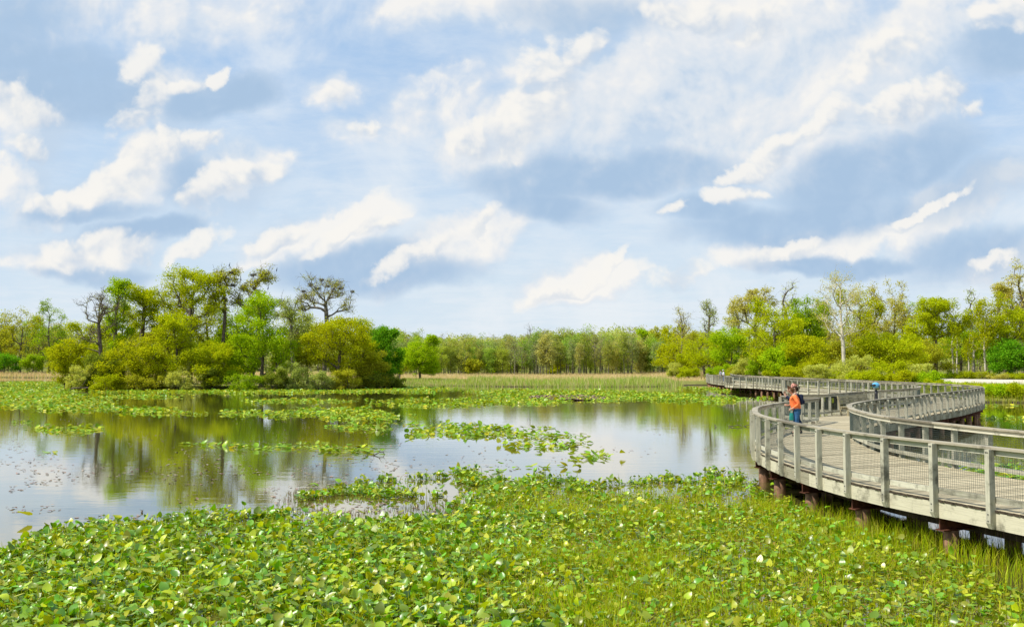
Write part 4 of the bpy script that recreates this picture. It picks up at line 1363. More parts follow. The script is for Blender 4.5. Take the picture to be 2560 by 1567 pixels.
def lily_mesh(C, size, tilt, g, z_fold=0.22):
    """spatterdock leaves: oval with a notch at the stalk, folded a little along the midrib"""
    n = len(C)
    ts = np.array([-0.16, 0.06, 0.38, 0.72, 1.0])
    hw = np.array([0.20, 0.40, 0.43, 0.29, 0.03])
    fold = g.uniform(-0.6, 1.8, n) * z_fold
    curl = g.uniform(-0.55, 0.45, n)
    L = []
    for t, w in zip(ts, hw):
        for sgn in (-1, 0, 1):
            x = np.full(n, t)
            if t < 0 and sgn == 0:
                x = np.full(n, 0.02)                         # the notch
            y = np.full(n, sgn * w)
            z = abs(sgn) * w * fold * 1.6 + curl * (t - 0.35) ** 2 * 1.2
            L.append(np.stack([x - 0.3, y, z], 1))
    Lc = np.stack(L, 1) * np.asarray(size)[:, None, None]
    yaw = g.uniform(0, 2 * np.pi, n)
    cy, sy = np.cos(yaw), np.sin(yaw)
    ct, st = np.cos(tilt), np.sin(tilt)
    x, y, z = Lc[..., 0], Lc[..., 1], Lc[..., 2]
    x1 = x * ct[:, None] - z * st[:, None]                    # pitch about the leaf's cross axis
    z1 = x * st[:, None] + z * ct[:, None]
    roll = g.normal(size=n) * 0.25 * np.minimum(1, tilt * 2.5)
    y1 = y * np.cos(roll)[:, None] - z1 * np.sin(roll)[:, None]
    z2 = y * np.sin(roll)[:, None] + z1 * np.cos(roll)[:, None]
    X_ = x1 * cy[:, None] - y1 * sy[:, None] + C[:, 0:1]
    Y_ = x1 * sy[:, None] + y1 * cy[:, None] + C[:, 1:2]
    Z_ = z2 + C[:, 2:3]
    low = Z_.min(1, keepdims=True)
    Z_ = Z_ + np.maximum(0, 0.006 - low)
    V = np.stack([X_, Y_, Z_], 2).reshape(-1, 3)
    f = []
    for r in range(4):
        for c in range(2):
            a = r * 3 + c
            f.append([a, a + 1, a + 4, a + 3])
    Fc = (np.arange(n)[:, None, None] * 15 + np.array(f)[None]).reshape(-1, 4)
    return V, Fc


g = np.random.default_rng(11)
BED = [(-120, 1330), (60, 1318), (130, 1335), (250, 1316), (430, 1302), (560, 1282), (640, 1276), (760, 1290), (900, 1300), (1000, 1312), (1120, 1290), (1200, 1262), (1260, 1235),
       (1330, 1222), (1440, 1226), (1560, 1222), (1640, 1204), (1760, 1196), (1850, 1200), (1905, 1215), (2000, 1275), (2200, 1350), (2450, 1440), (2640, 1520), (2760, 1700), (-200, 1700)]
FRINGE = [(720, 1252), (840, 1226), (960, 1206), (1050, 1196), (1130, 1182), (1250, 1190), (1330, 1180), (1450, 1204), (1560, 1210), (1640, 1194), (1760, 1184), (1850, 1190), (1880, 1225), (1560, 1250), (1330, 1246), (1240, 1270), (1150, 1262), (1130, 1238), (1000, 1250)]
n = 132000
x, y = g.uniform(-9.5, 10, n), g.uniform(9.8, 34, n)
px, py = project(x, y)
wx, wy = 55 * noise2(x, y, 1.0, 17) + 30 * noise2(x, y, 0.35, 18), 9 * noise2(x, y, 0.8, 19)
bed = in_poly(px + wx, py + wy, BED)
frg = in_poly(px + wx, py + wy, FRINGE) & ~bed
deck_in = in_poly(x, y, DECKPOLY)
right = smooth01((px - 1120 + 160 * noise2(x, y, 1.8, 4)) / 380.0) * smooth01((py - 1215) / 60.0)
gap = noise2(x, y, 1.1, 1) + 0.6 * noise2(x, y, 0.45, 2)
dens = np.where(bed, 0.74 - 0.46 * right, 0.0) * (gap > -0.80)
dens = np.where(bed & (py < 1330) & (right < 0.4), dens * smooth01((gap + 0.9) / 0.9), dens)
thin = 1 - smooth01((py - 1215) / 120.0)
dens = np.where((px + wx > 1120) & (px < 1950), dens * (1 - 0.55 * thin) * ((gap > -0.1) | (thin < 0.35)), dens)
dens = np.where(frg, 0.55 * (gap > 0.0), dens)
keep = (g.uniform(size=n) < dens) & ~deck_in
x, y, right, px, py, gap, frg = x[keep], y[keep], right[keep], px[keep], py[keep], gap[keep], frg[keep]
n = len(x)
hgt = np.abs(g.normal(size=n)) * 0.10 + 0.03
hgt = np.where(g.uniform(size=n) < 0.22, 0.012, np.minimum(hgt, 0.34))
size = (0.065 + 0.11 * g.uniform(size=n) ** 1.3) * np.where(right > 0.5, 0.82, 1.0)
tilt = np.where(hgt < 0.02, 0.02, np.abs(g.normal(size=n)) * 0.60 + 0.06)
tilt = np.minimum(tilt, 1.4)
C = np.stack([x, y, hgt], 1)
V, Fc = lily_mesh(C, size, tilt, g)
o = obj('spatterdock_leaves', raw_mesh('spatterdock_leaves', V, Fc, M['lily'], smooth=True))
tag(o, 'broad glossy green water plant leaves crowding the near shore', 'water plants', kind='stuff')
st = hgt > 0.05
P = np.stack([x[st] + g.normal(size=st.sum()) * 0.05, y[st] + g.normal(size=st.sum()) * 0.05, np.full(st.sum(), -0.05)], 1)
V, Fc = tube_frusta(P, C[st], np.full(len(P), 0.006), np.full(len(P), 0.005), 3)
o = obj('leaf_stalks', raw_mesh('leaf_stalks', V, Fc, M['stalk']))
tag(o, 'pale stalks under the near water plant leaves', 'water plants', kind='stuff')
# young rolled leaves: upright yellow green spikes
k = g.uniform(size=n) < 0.16
b = np.stack([x[k] + 0.08, y[k] + 0.05, np.zeros(k.sum())], 1)
blades('young_shoots', b, 0.27, 0.022, 0.5, M['stalk'], g, 2, 'yellow green shoots among the near water plants', 'water plants')

n = 330000
x, y = g.uniform(-9.5, 10, n), g.uniform(10, 32, n)
px, py = project(x, y)
bed = in_poly(px, py, BED)
right = smooth01((px - 1120 + 160 * noise2(x, y, 1.8, 4)) / 380.0) * smooth01((py - 1215) / 60.0)
clump = 0.38 + 0.6 * noise2(x, y, 0.9, 8) + 0.4 * noise2(x, y, 0.3, 9)
left_clump = np.maximum(0, noise2(x, y, 1.3, 14) - 0.15) * 0.35
dn = np.where(bed, np.maximum(right * np.clip(clump, 0.12, 1), left_clump), 0)
keep = (g.uniform(size=n) < dn) & ~in_poly(x, y, DECKPOLY)
b = np.stack([x[keep], y[keep], np.full(keep.sum(), -0.02)], 1)
tall = 0.17 + 0.13 * np.clip(noise2(b[:, 0], b[:, 1], 1.2, 21) + 0.3, 0, 1)
blades('sedge', b, tall * g.uniform(0.4, 1.35, len(b)), 0.015, 0.8, M['sedge'], g, 2, 'yellow green sedge filling the near right shallows', 'sedge')
n = 60000
x, y = g.uniform(-9.5, 10, n), g.uniform(10, 31, n)
px, py = project(x, y)
right = smooth01((px - 1120 + 160 * noise2(x, y, 1.8, 4)) / 380.0) * smooth01((py - 1215) / 60.0)
keep = in_poly(px, py, BED) & (g.uniform(size=n) < np.maximum(right * 0.7, 0.10)) & (noise2(x, y, 0.7, 15) > -0.55) & ~in_poly(x, y, DECKPOLY)
x, y = x[keep], y[keep]
n = len(x)
V, Fc = lily_mesh(np.column_stack([x, y, g.uniform(0.006, 0.05, n)]), g.uniform(0.03, 0.085, n), np.abs(g.normal(size=n)) * 0.35, g, 0.1)
o = obj('pond_weed', raw_mesh('pond_weed', V, Fc, M['weed'], smooth=True))
tag(o, 'small yellow green weed floating between the near sedge stems', 'water plants', kind='stuff')
# taller sedge along the boardwalk edge
lp = np.array([p for p in Lmain if 12 < p[1] < 27])
k = g.integers(0, len(lp), 4200)
off = g.normal(size=4200) * 0.62 - 0.15
b = np.stack([lp[k, 0] - off + g.normal(size=4200) * .1, lp[k, 1] + g.normal(size=4200) * 0.2, np.full(4200, -0.02)], 1)
fade = g.uniform(size=4200) < smooth01((24.5 - b[:, 1]) / 5)
b = b[fade]
blades('sedge', b, np.full(len(b), 0.42), 0.012, 0.4, M['sedge'], g, 3, 'tall green sedge along the foot of the boardwalk', 'sedge')
# bed beyond the right-hand railing
n = 9000
x, y = g.uniform(10.4, 17.5, n), g.uniform(15, 33, n)
keep = ~in_poly(x, y, DECKPOLY) & (noise2(x, y, 1.6, 31) + 0.5 * noise2(x, y, 0.6, 32) > -0.55 + smooth01((y - 24) / 8) * 0.5)
x, y = x[keep], y[keep]
hgt = np.where(g.uniform(size=len(x)) < 0.3, 0.012, np.abs(g.normal(size=len(x))) * 0.1 + 0.02)
V, Fc = lily_mesh(np.stack([x, y, hgt], 1), g.uniform(0.13, 0.22, len(x)), np.minimum(1.2, np.abs(g.normal(size=len(x))) * 0.35), g)
o = obj('spatterdock_leaves', raw_mesh('spatterdock_leaves', V, Fc, M['lily'], smooth=True))
tag(o, 'green water plant leaves beyond the right boardwalk railing', 'water plants', kind='stuff')

# floating and standing patches further out
PATCH = [(1132, 1078, 118, 26, 1, .9), (1270, 1086, 165, 13, 2, .9), (1340, 1112, 85, 10, 0, .8), (1475, 1141, 62, 9, 0, .7), (1392, 1120, 40, 6, 0, .6), (1460, 1107, 24, 5, 0, .5),
         (870, 1036, 130, 14, 4, 1), (650, 1036, 100, 6, 2, .7), (915, 1069, 84, 7, 2, .8), (585, 1117, 110, 7, 3, .8), (820, 1121, 120, 9, 4, .9), (905, 1135, 40, 6, 0, .7),
         (110, 1006, 190, 18, 3, 1), (385, 1028, 125, 7, 4, .9), (40, 984, 150, 12, 0, .9), (620, 979, 400, 4, 0, .9), (340, 991, 90, 4, 0, .8), (790, 1003, 140, 4, 0, .9), (1000, 975, 130, 6, 0, .8),
         (1510, 990, 310, 13, 2, 1), (1290, 1002, 140, 8, 0, 1), (1180, 1010, 130, 6, -3, .9), (1060, 1012, 110, 4, 0, .8), (1030, 1000, 80, 3, 0, .7), (1700, 996, 130, 9, 3, 1), (1810, 975, 90, 5, 2, .9),
         (168, 1076, 78, 6, 0, .7), (60, 1058, 45, 4, 0, .6), (130, 1130, 34, 4, 0, .5), (215, 1072, 40, 6, 0, .7), (70, 960, 110, 5, 0, .9), (140, 972, 120, 4, 0, .7),
         (950, 1228, 60, 8, 0, .4), (800, 1222, 40, 8, 0, .3), (40, 1306, 50, 6, 0, .25), (2530, 1046, 60, 6, 0, .6), (2500, 1016, 60, 3, 0, .3), (1310, 1178, 120, 14, 0, .25), (1960, 1205, 30, 16, 0, .4)]
PC, PS, PH = [], [], []
for (cx, cy, rx, ry, rot, dn) in PATCH:
    m = 26000
    a_ = at(cx - rx * 1.15, cy + ry * 1.2)
    b_ = at(cx + rx * 1.15, cy + ry * 1.2)
    c_ = at(cx, cy - ry * 1.25)
    xl = at(cx - rx * 1.15, cy - ry * 1.25)[0]
    xr = at(cx + rx * 1.15, cy - ry * 1.25)[0]
    x0, x1 = min(a_[0], xl), max(b_[0], xr)
    area = (x1 - x0) * (c_[1] - a_[1])
    dd_ = 9.0 if cy > 1025 else 5.0
    m = int(min(26000, area * dd_))
    x, y = g.uniform(x0, x1, m), g.uniform(a_[1], c_[1], m)
    px, py = project(x, y)
    cr, sr = math.cos(R(-rot)), math.sin(R(-rot))
    u_, v_ = (px - cx), (py - cy)
    e = np.hypot((u_ * cr - v_ * sr) / rx, (u_ * sr + v_ * cr) / ry)
    e = e + 0.55 * noise2(x, y, 3.0, 50) + 0.35 * noise2(x, y, 1.0, 51)
    keep = (e < 1.0) & (g.uniform(size=m) < dn)
    PC.append(np.stack([x[keep], y[keep]], 1))
PC = np.vstack(PC)
d = PC[:, 1]
n = len(d)
hgt = np.where(g.uniform(size=n) < 0.4, 0.012, np.abs(g.normal(size=n)) * 0.07 + 0.015)
size = g.uniform(0.18, 0.32, n) * np.where(d > 70, 1.25, 1.0)
V, Fc = lily_mesh(np.column_stack([PC, hgt]), size, np.where(hgt < 0.02, 0.03, np.abs(g.normal(size=n)) * 0.35 + 0.03), g)
o = obj('water_lily_pads', raw_mesh('water_lily_pads', V, Fc, M['lily_far'], smooth=True))
tag(o, 'yellow green rafts of pads scattered across the open pond', 'water plants', kind='stuff')
print('pads', n)

# thin floating litter on the open water
n = 3000
py = g.uniform(1035, 1300, n)
px = np.where(g.uniform(size=n) < 0.7, g.uniform(-20, 1000, n), g.uniform(900, 1880, n))
clus = noise2(px, py * 5, 120.0, 61)
px, py = px[clus > 0.0], py[clus > 0.0]
x, y = at(px, py, 0.0)
keep = ~in_poly(x, y, DECKPOLY)
x, y = x[keep], y[keep]
n = len(x)
V, Fc = lily_mesh(np.column_stack([x, y, np.full(n, 0.006)]), g.uniform(0.04, 0.13, n), np.full(n, 0.02), g, 0.02)
o = obj('floating_litter', raw_mesh('floating_litter', V, Fc, M['litter'], smooth=True))
tag(o, 'brown dead leaves floating on the pond', 'litter', kind='stuff')
# brown mat inside the far raft
n = 5000
a_ = g.uniform(0, 2 * np.pi, n)
r_ = np.sqrt(g.uniform(size=n))
x, y = at(1420 + np.cos(a_) * r_ * 100, 995 + np.sin(a_) * r_ * 6, 0.0)
V, Fc = lily_mesh(np.column_stack([x, y, np.full(n, 0.05)]), np.full(n, 0.35), g.uniform(0.0, 0.3, n), g, 0.1)
o = obj('dead_mat', raw_mesh('dead_mat', V, Fc, M['litter'], smooth=True))
tag(o, 'brown mat of dead leaves inside the far raft of pads', 'litter', kind='stuff')
# rusty sprigs in the shallow pocket
SPR = [(600, 1262), (760, 1222), (900, 1232), (1150, 1262), (1220, 1262), (1100, 1312), (940, 1318), (700, 1292)]
n = 9000
x, y = g.uniform(-7, 0, n), g.uniform(18, 30, n)
px, py = project(x, y)
keep = in_poly(px, py, SPR) & (noise2(x, y, 0.8, 71) > -0.1)
b = np.stack([x[keep], y[keep], np.full(keep.sum(), -0.01)], 1)
blades('rusty_sprigs', b, 0.13, 0.014, 0.5, M['rust_grass'], g, 2, 'rusty brown sprigs standing in the shallow pocket of water', 'grass')

# cattails and dry reeds along the far shore
n = 90000
x, y = g.uniform(-75, 42, n), g.uniform(150, 235, n)
sd = shore_dist(x, y) + 1.2 * np.sin(x * 0.31 + 1.3) * np.cos(y * 0.27)
nz = noise2(x, y, 6.0, 81)
left = x < -23
keep = (sd > -2.2 + 1.6 * nz) & (sd < np.where(left, 12, 20) + 4 * nz) & ~in_poly(x, y, DECKPOLY) & (x < 29.5)
x, y, nz = x[keep], y[keep], nz[keep]
b = np.stack([x, y, np.maximum(-0.1, ground_z(x, y))], 1)
hh = np.where(x > -8, 1.15, 0.7) * (0.8 + 0.35 * nz)
blades('cattails', b, hh, 0.075, 0.16, M['cattail'], g, 1, 'green and straw cattails standing along the far shore', 'reeds')
n = 110000
x, y = g.uniform(-130, 62, n), g.uniform(162, 318, n)
sd = shore_dist(x, y)
nz = noise2(x, y, 9.0, 91)
keep = (sd > np.where(x < -75, 3, 20) + 4 * nz) & ~in_poly(x, y, DECKPOLY) & ((x < 29) | (y > 190))
x, y, nz = x[keep], y[keep], nz[keep]
b = np.stack([x, y, ground_z(x, y)], 1)
blades('dry_reeds', b, 0.8 + 0.25 * nz, 0.10, 0.15, M['drygrass'], g, 1, 'pinkish tan dry reeds across the far marsh', 'reeds')
# left marsh
n = 26000
x, y = g.uniform(-190, -60, n), g.uniform(262, 330, n)
sd = shore_dist(x, y)
keep = (sd > -1)
x, y, sd = x[keep], y[keep], sd[keep]
b = np.stack([x, y, ground_z(x, y)], 1)
blades('dry_reeds', b, np.full(len(b), 1.1), 0.16, 0.15, M['drygrass'], g, 1, 'pinkish dry reeds on the far left shore', 'reeds')
# rough grass on the right bank
n = 26000
x, y = g.uniform(36, 76, n), g.uniform(82, 125, n)
sd = shore_dist(x, y)
keep = (sd > 0.2) & ~in_poly(x, y, DECKPOLY) & ~in_poly(x, y, pv)
x, y = x[keep], y[keep]
b = np.stack([x, y, ground_z(x, y)], 1)
blades('bank_grass', b, 0.55 + 0.35 * noise2(x, y, 3.0, 95), 0.06, 0.35, M['bankgrass'], g, 2, 'rough yellow green grass on the right bank', 'grass')


# ------------------------------------------------------------------ people
def cloth(name, col, rough=0.85):
    return plain(name, col, rough, 0, 0.22, 14.0, 0.2)


M['skin'] = plain('skin', (0.52, 0.30, 0.20), 0.55, 0, 0.08, 8.0, 0.35)
M['orange'] = cloth('orange_shirt', (0.86, 0.20, 0.06))
M['jeans'] = cloth('blue_denim', (0.035, 0.11, 0.24))
M['navy'] = cloth('navy_jacket', (0.014, 0.020, 0.045))
M['darkjeans'] = cloth('dark_denim', (0.012, 0.03, 0.07))
M['hair'] = cloth('brown_hair', (0.13, 0.06, 0.025), 0.6)
M['darkhair'] = cloth('dark_hair', (0.035, 0.022, 0.014), 0.6)
M['coral'] = cloth('coral_cap', (0.62, 0.30, 0.24))
M['white_cloth'] = cloth('white_shirt', (0.78, 0.78, 0.80))
M['blue_cloth'] = cloth('blue_shirt', (0.16, 0.20, 0.50))
M['grey_cloth'] = cloth('grey_cloth', (0.30, 0.31, 0.35))
M['shoe'] = cloth('dark_shoe', (0.05, 0.045, 0.045), 0.6)
M['eye'] = plain('dark_eye', (0.02, 0.015, 0.012), 0.2, 0, 0.0)
M['teal'] = cloth('teal_bag', (0.02, 0.22, 0.19))
M['phone_body'] = plain('pale_phone', (0.45, 0.50, 0.44), 0.35, 0, 0.05)


def skin_mesh(name, pts, edges, root, m, levels=2):
    """grow one continuous surface over a jointed skeleton: pts = [(x,y,z, rx, ry)]"""
    bm = bmesh.new()
    lay = bm.verts.layers.skin.verify()
    vs_ = []
    for i, p in enumerate(pts):
        v = bm.verts.new(p[:3])
        v[lay].radius = (p[3], p[4] if len(p) > 4 else p[3])
        v[lay].use_root = i == root
        vs_.append(v)
    for a, b in edges:
        bm.edges.new((vs_[a], vs_[b]))
    me = bpy.data.meshes.new(name + '_skeleton')
    bm.to_mesh(me)
    bm.free()
    tmp = bpy.data.objects.new(name + '_tmp', me)
    COL.objects.link(tmp)
    md = tmp.modifiers.new('Skin', 'SKIN')
    md.use_smooth_shade = True
    sd = tmp.modifiers.new('Smooth', 'SUBSURF')
    sd.levels = sd.render_levels = levels
    dg = bpy.context.evaluated_depsgraph_get()
    out = bpy.data.meshes.new_from_object(tmp.evaluated_get(dg))
    out.name = name
    bpy.data.objects.remove(tmp)
    bpy.data.meshes.remove(me)
    out.materials.clear()
    out.materials.append(m)
    for p in out.polygons:
        p.use_smooth = True
    return out


def add_hand(pts, edges, wrist, d, side):
    """palm, four bent fingers of different lengths and a thumb leaving the palm's side"""
    d = Vector(d).normalized()
    s = Vector(side).normalized()
    n = d.cross(s)
    w = Vector(pts[wrist][:3])
    palm = w + d * 0.05
    pts.append((*palm, 0.019, 0.033))
    ip = len(pts) - 1
    edges.append((wrist, ip))
    kn = palm + d * 0.04
    pts.append((*kn, 0.016, 0.034))
    ik = len(pts) - 1
    edges.append((ip, ik))
    for k, ln in enumerate((0.066, 0.078, 0.072, 0.056)):
        o = (k - 1.5) * 0.019
        a = kn + s * o + d * ln * 0.4 + n * 0.006
        b = kn + s * o * 1.05 + d * ln * 0.75 + n * 0.024
        c = kn + s * o * 1.05 + d * ln * 0.85 + n * 0.045
        for q, r in ((a, 0.0095), (b, 0.0085), (c, 0.007)):
            pts.append((*q, r, r))
        i = len(pts) - 3
        edges += [(ik, i), (i, i + 1), (i + 1, i + 2)]
    t1 = palm - s * 0.032 + d * 0.012 + n * 0.008
    t2 = t1 - s * 0.012 + d * 0.03 + n * 0.012
    pts += [(*t1, 0.011, 0.011), (*t2, 0.009, 0.009)]
    edges += [(ip, len(pts) - 2), (len(pts) - 2, len(pts) - 1)]
    return ip


def make_person(name, label, loc, rz, pose, top_m, leg_m, hair_m, cap_m=None, h=1.0, hair_len=0.0):
    root = tag(empty('person', loc, rz), label, 'person')
    root.scale = (h, h, h)
    el, wl, er, wr, hl, hr, nod = pose['el'], pose['wl'], pose['er'], pose['wr'], pose['hl'], pose['hr'], pose.get('nod', 0.03)
    st = pose.get('stance', ((0.03, 0.10), (-0.03, -0.10)))
    bend, bulk = pose.get('bend', 0.0), pose.get('bulk', 1.0)

    def bx(p):
        return (p[0] + bend * max(0.0, p[2] - 0.95), *p[1:])
    el, wl, er, wr = bx(el), bx(wl), bx(er), bx(wr)
    pts = [(0, 0, 0.92, 0.11, 0.15), (0.02, 0, 1.06, 0.095, 0.13), (0.03, 0, 1.25, 0.115, 0.15), (0.01, 0, 1.38, 0.08, 0.10), (0.02, 0, 1.45, 0.048, 0.048),
           (0.03 + nod * .5, 0, 1.51, 0.062, 0.060), (0.035 + nod, 0, 1.57, 0.088, 0.075), (0.02 + nod, 0, 1.635, 0.080, 0.072), (0.0 + nod, 0, 1.675, 0.045, 0.042)]
    ed = [(i, i + 1) for i in range(8)]
    pts.append((0.128 + nod, 0, 1.565, 0.012, 0.013))            # nose
    ed.append((6, 9))
    for s in (-1, 1):                                             # ears
        pts.append((0.02 + nod, s * 0.083, 1.575, 0.014, 0.010))
        ed.append((6, len(pts) - 1))
    arm = {}
    for s, e, w, hd in ((1, el, wl, hl), (-1, er, wr, hr)):
        i = len(pts)
        pts += [(0.0, s * 0.165, 1.365, 0.055, 0.055), (*e, 0.042, 0.042), (*(Vector(e).lerp(Vector(w), 0.4)), 0.038, 0.038), (*w, 0.026, 0.026)]
        ed += [(3, i), (i, i + 1), (i + 1, i + 2), (i + 2, i + 3)]
        arm[s] = i
        add_hand(pts, ed, i + 3, hd, (0, 0, 1) if abs(hd[2]) < 0.7 else (1, 0, 0))
    leg = {}
    for s, (fx, fy) in ((1, st[0]), (-1, st[1])):
        i = len(pts)
        pts += [(0, s * 0.085, 0.86, 0.088, 0.088), (fx * 0.5 + 0.03, fy, 0.49, 0.058, 0.058), (fx * 0.8, fy, 0.33, 0.055, 0.055), (fx, fy, 0.09, 0.038, 0.038), (fx + 0.13, fy * 1.1, 0.035, 0.028, 0.040)]
        ed += [(0, i), (i, i + 1), (i + 1, i + 2), (i + 2, i + 3), (i + 3, i + 4)]
        leg[s] = i
    n_arm = min(arm.values())
    pts = [bx(p) if k < n_arm or k in arm.values() else p for k, p in enumerate(pts)]
    obj('body', skin_mesh('body', pts, ed, 0, M['skin']), root)
    # shirt: torso and sleeves a little outside the body
    sp_, se = [], []
    for i in range(4):
        x, y, z, a, b = pts[i]
        sp_.append((x, y, z - (0.05 if i == 0 else 0), (a + 0.028) * bulk, (b + 0.024) * bulk))
    sp_.append((*bx((0.015, 0, 1.425)), 0.062, 0.066))
    se = [(0, 1), (1, 2), (2, 3), (3, 4)]
    for s in (1, -1):
        i = arm[s]
        k = len(sp_)
        p, e, m_, w = pts[i], pts[i + 1], pts[i + 2], pts[i + 3]
        wv = Vector(m_[:3]).lerp(Vector(w[:3]), 0.75)
        sp_ += [(*p[:3], 0.075, 0.075), (*e[:3], 0.062, 0.062), (*m_[:3], 0.056, 0.056), (*wv, 0.045, 0.045)]
        se += [(3, k), (k, k + 1), (k + 1, k + 2), (k + 2, k + 3)]
    obj('shirt', skin_mesh('shirt', sp_, se, 0, top_m), root)
    tp, te = [(0, 0, 0.95, 0.128, 0.165)], []
    for s in (1, -1):
        i = leg[s]
        k = len(tp)
        tp += [(*pts[i][:3], 0.115, 0.108), (*pts[i + 1][:3], 0.088, 0.085), (*pts[i + 2][:3], 0.085, 0.08), (pts[i + 3][0] - 0.01, pts[i + 3][1], 0.07, 0.082, 0.078)]
        te += [(0, k), (k, k + 1), (k + 1, k + 2), (k + 2, k + 3)]
    obj('trousers', skin_mesh('trousers', tp, te, 0, leg_m), root)
    for s in (1, -1):
        q = pts[leg[s] + 3]
        obj('shoe', skin_mesh('shoe', [(q[0] - 0.05, q[1], 0.045, 0.042, 0.042), (q[0] + 0.05, q[1], 0.04, 0.04, 0.045), (q[0] + 0.155, q[1] * 1.08, 0.03, 0.028, 0.042)], [(0, 1), (1, 2)], 0, M['shoe'], 1), root)
    nod += bend * 0.62
    hp = [(0.075 + nod, 0, 1.672, 0.052, 0.080), (0.015 + nod, 0, 1.675, 0.082, 0.092), (-0.02 + nod, 0, 1.62, 0.098, 0.100), (-0.035 + nod, 0, 1.555, 0.078, 0.092), (-0.05 + nod, 0, 1.49 - hair_len, 0.050, 0.068)]
    obj('hair', skin_mesh('hair', hp, [(0, 1), (1, 2), (2, 3), (3, 4)], 1, hair_m), root)
    for s in (-1, 1):
        b = MB()
        b.tube([(0.112 + nod, s * 0.032, 1.592), (0.122 + nod, s * 0.032, 1.592)], [0.010, 0.006], 6)
        b.build('eye', M['eye'], root)
    b = MB()
    b.tube([(0.116 + nod, -0.022, 1.532), (0.120 + nod, 0, 1.530), (0.116 + nod, 0.022, 1.532)], [0.004, 0.006, 0.004], 6)
    b.build('mouth', M['coral'], root)
    if cap_m:
        cp = skin_mesh('cap', [(0.02 + nod, 0, 1.672, 0.100, 0.104), (0.0 + nod, 0, 1.725, 0.066, 0.070), (0.15 + nod, 0, 1.648, 0.012, 0.06)], [(0, 1), (0, 2)], 0, cap_m)
        obj('cap', cp, root)
    return root


FACE = math.atan2(0.22, -1.0)
wo = make_person('person', 'person in an orange top and blue jeans looking down at the bend of the boardwalk', (10.05, 34.0, DZ), FACE,
                 dict(el=(-0.09, 0.235, 1.12), wl=(0.14, 0.19, 0.97), hl=(0.9, -0.15, -0.35), er=(0.03, -0.24, 1.12), wr=(0.24, -0.10, 1.06), hr=(0.9, 0.3, 0.1), nod=0.07, bend=0.20, bulk=1.16),
                 M['orange'], M['jeans'], M['hair'], None, 1.01, 0.02)
m2 = make_person('person', 'person in dark navy and a coral cap raising a phone beside the orange top', (10.42, 35.3, DZ), FACE,
                 dict(el=(0.20, 0.28, 1.20), wl=(0.40, 0.20, 1.36), hl=(0.25, 0.0, 1.0), er=(0.16, -0.26, 1.16), wr=(0.36, -0.12, 1.34), hr=(0.25, 0.1, 1.0), nod=0.03, stance=((0.05, 0.12), (-0.16, -0.12))),
                 M['navy'], M['darkjeans'], M['darkhair'], M['coral'], 1.02)


def local(root, p):
    return Matrix.Translation(root.location) @ root.rotation_euler.to_matrix().to_4x4() @ Matrix.Diagonal((*root.scale, 1)) @ Vector(p)


def rounded_box(name, sx, sy, sz, m, r=0.008):
    bm = bmesh.new()
    bmesh.ops.create_cube(bm, size=1.0)
    for v in bm.verts:
        v.co = Vector((v.co.x * sx, v.co.y * sy, v.co.z * sz))
    bmesh.ops.bevel(bm, geom=bm.edges[:], offset=r, segments=3, affect='EDGES', profile=0.5)
    me = bpy.data.meshes.new(name)
    bm.to_mesh(me)
    bm.free()
    me.materials.append(m)
    return me


ph = obj('phone', rounded_box('phone', 0.014, 0.085, 0.17, M['phone_body']), None, local(m2, (0.455, 0.17, 1.52)))
ph.rotation_euler = (0, R(-12), FACE)
tag(ph, 'pale phone held up by the person in the coral cap', 'phone')
# bags
bag = tag(empty('tote_bag', local(wo, (0.20, 0.185, 0.55)), FACE), 'teal cloth bag hanging from the hand of the person in orange', 'bag')
bag.scale = (0.62, 0.62, 0.95)
bm = bmesh.new()
rings = []
for z, sx, sy in ((0.0, 0.10, 0.03), (0.03, 0.125, 0.05), (0.16, 0.115, 0.05), (0.28, 0.09, 0.025)):
    rings.append([bm.verts.new((math.cos(a) * sx * (1 + 0.08 * math.sin(3 * a + z * 20)), math.sin(a) * sy, z)) for a in np.linspace(0, 2 * np.pi, 16, endpoint=False)])
for a, b in zip(rings, rings[1:]):
    for j in range(16):
        bm.faces.new((a[j], a[(j + 1) % 16], b[(j + 1) % 16], b[j]))
bm.faces.new(rings[0][::-1])
bm.faces.new(rings[-1])
me = bpy.data.meshes.new('sack')
bm.to_mesh(me)
bm.free()
me.materials.append(M['teal'])
obj('sack', me, bag)
for s in (-1, 1):
    b = MB()
    b.tube([(-0.06, s * 0.015, 0.275), (-0.035, s * 0.012, 0.36), (0.0, s * 0.008, 0.385), (0.035, s * 0.012, 0.36), (0.06, s * 0.015, 0.275)], [0.008] * 5, 6)
    b.build('strap', M['teal'], bag, True)
pk = tag(empty('backpack', local(m2, (-0.20, 0.0, 1.02)), FACE), 'dark backpack worn by the person in the coral cap', 'backpack')
obj('pack', rounded_box('pack', 0.14, 0.28, 0.38, M['navy'], 0.055), pk, (0.03, 0, 0.20))
obj('pocket', rounded_box('pocket', 0.06, 0.20, 0.16, M['navy'], 0.022), pk, (-0.055, 0, 0.11))
for s in (-1, 1):
    b = MB()
    b.tube([(0.09, s * 0.11, 0.36), (0.22, s * 0.115, 0.42), (0.37, s * 0.12, 0.28), (0.36, s * 0.13, 0.12), (0.10, s * 0.14, 0.0)], [0.018] * 5, 6)
    b.build('strap', M['navy'], pk, True)

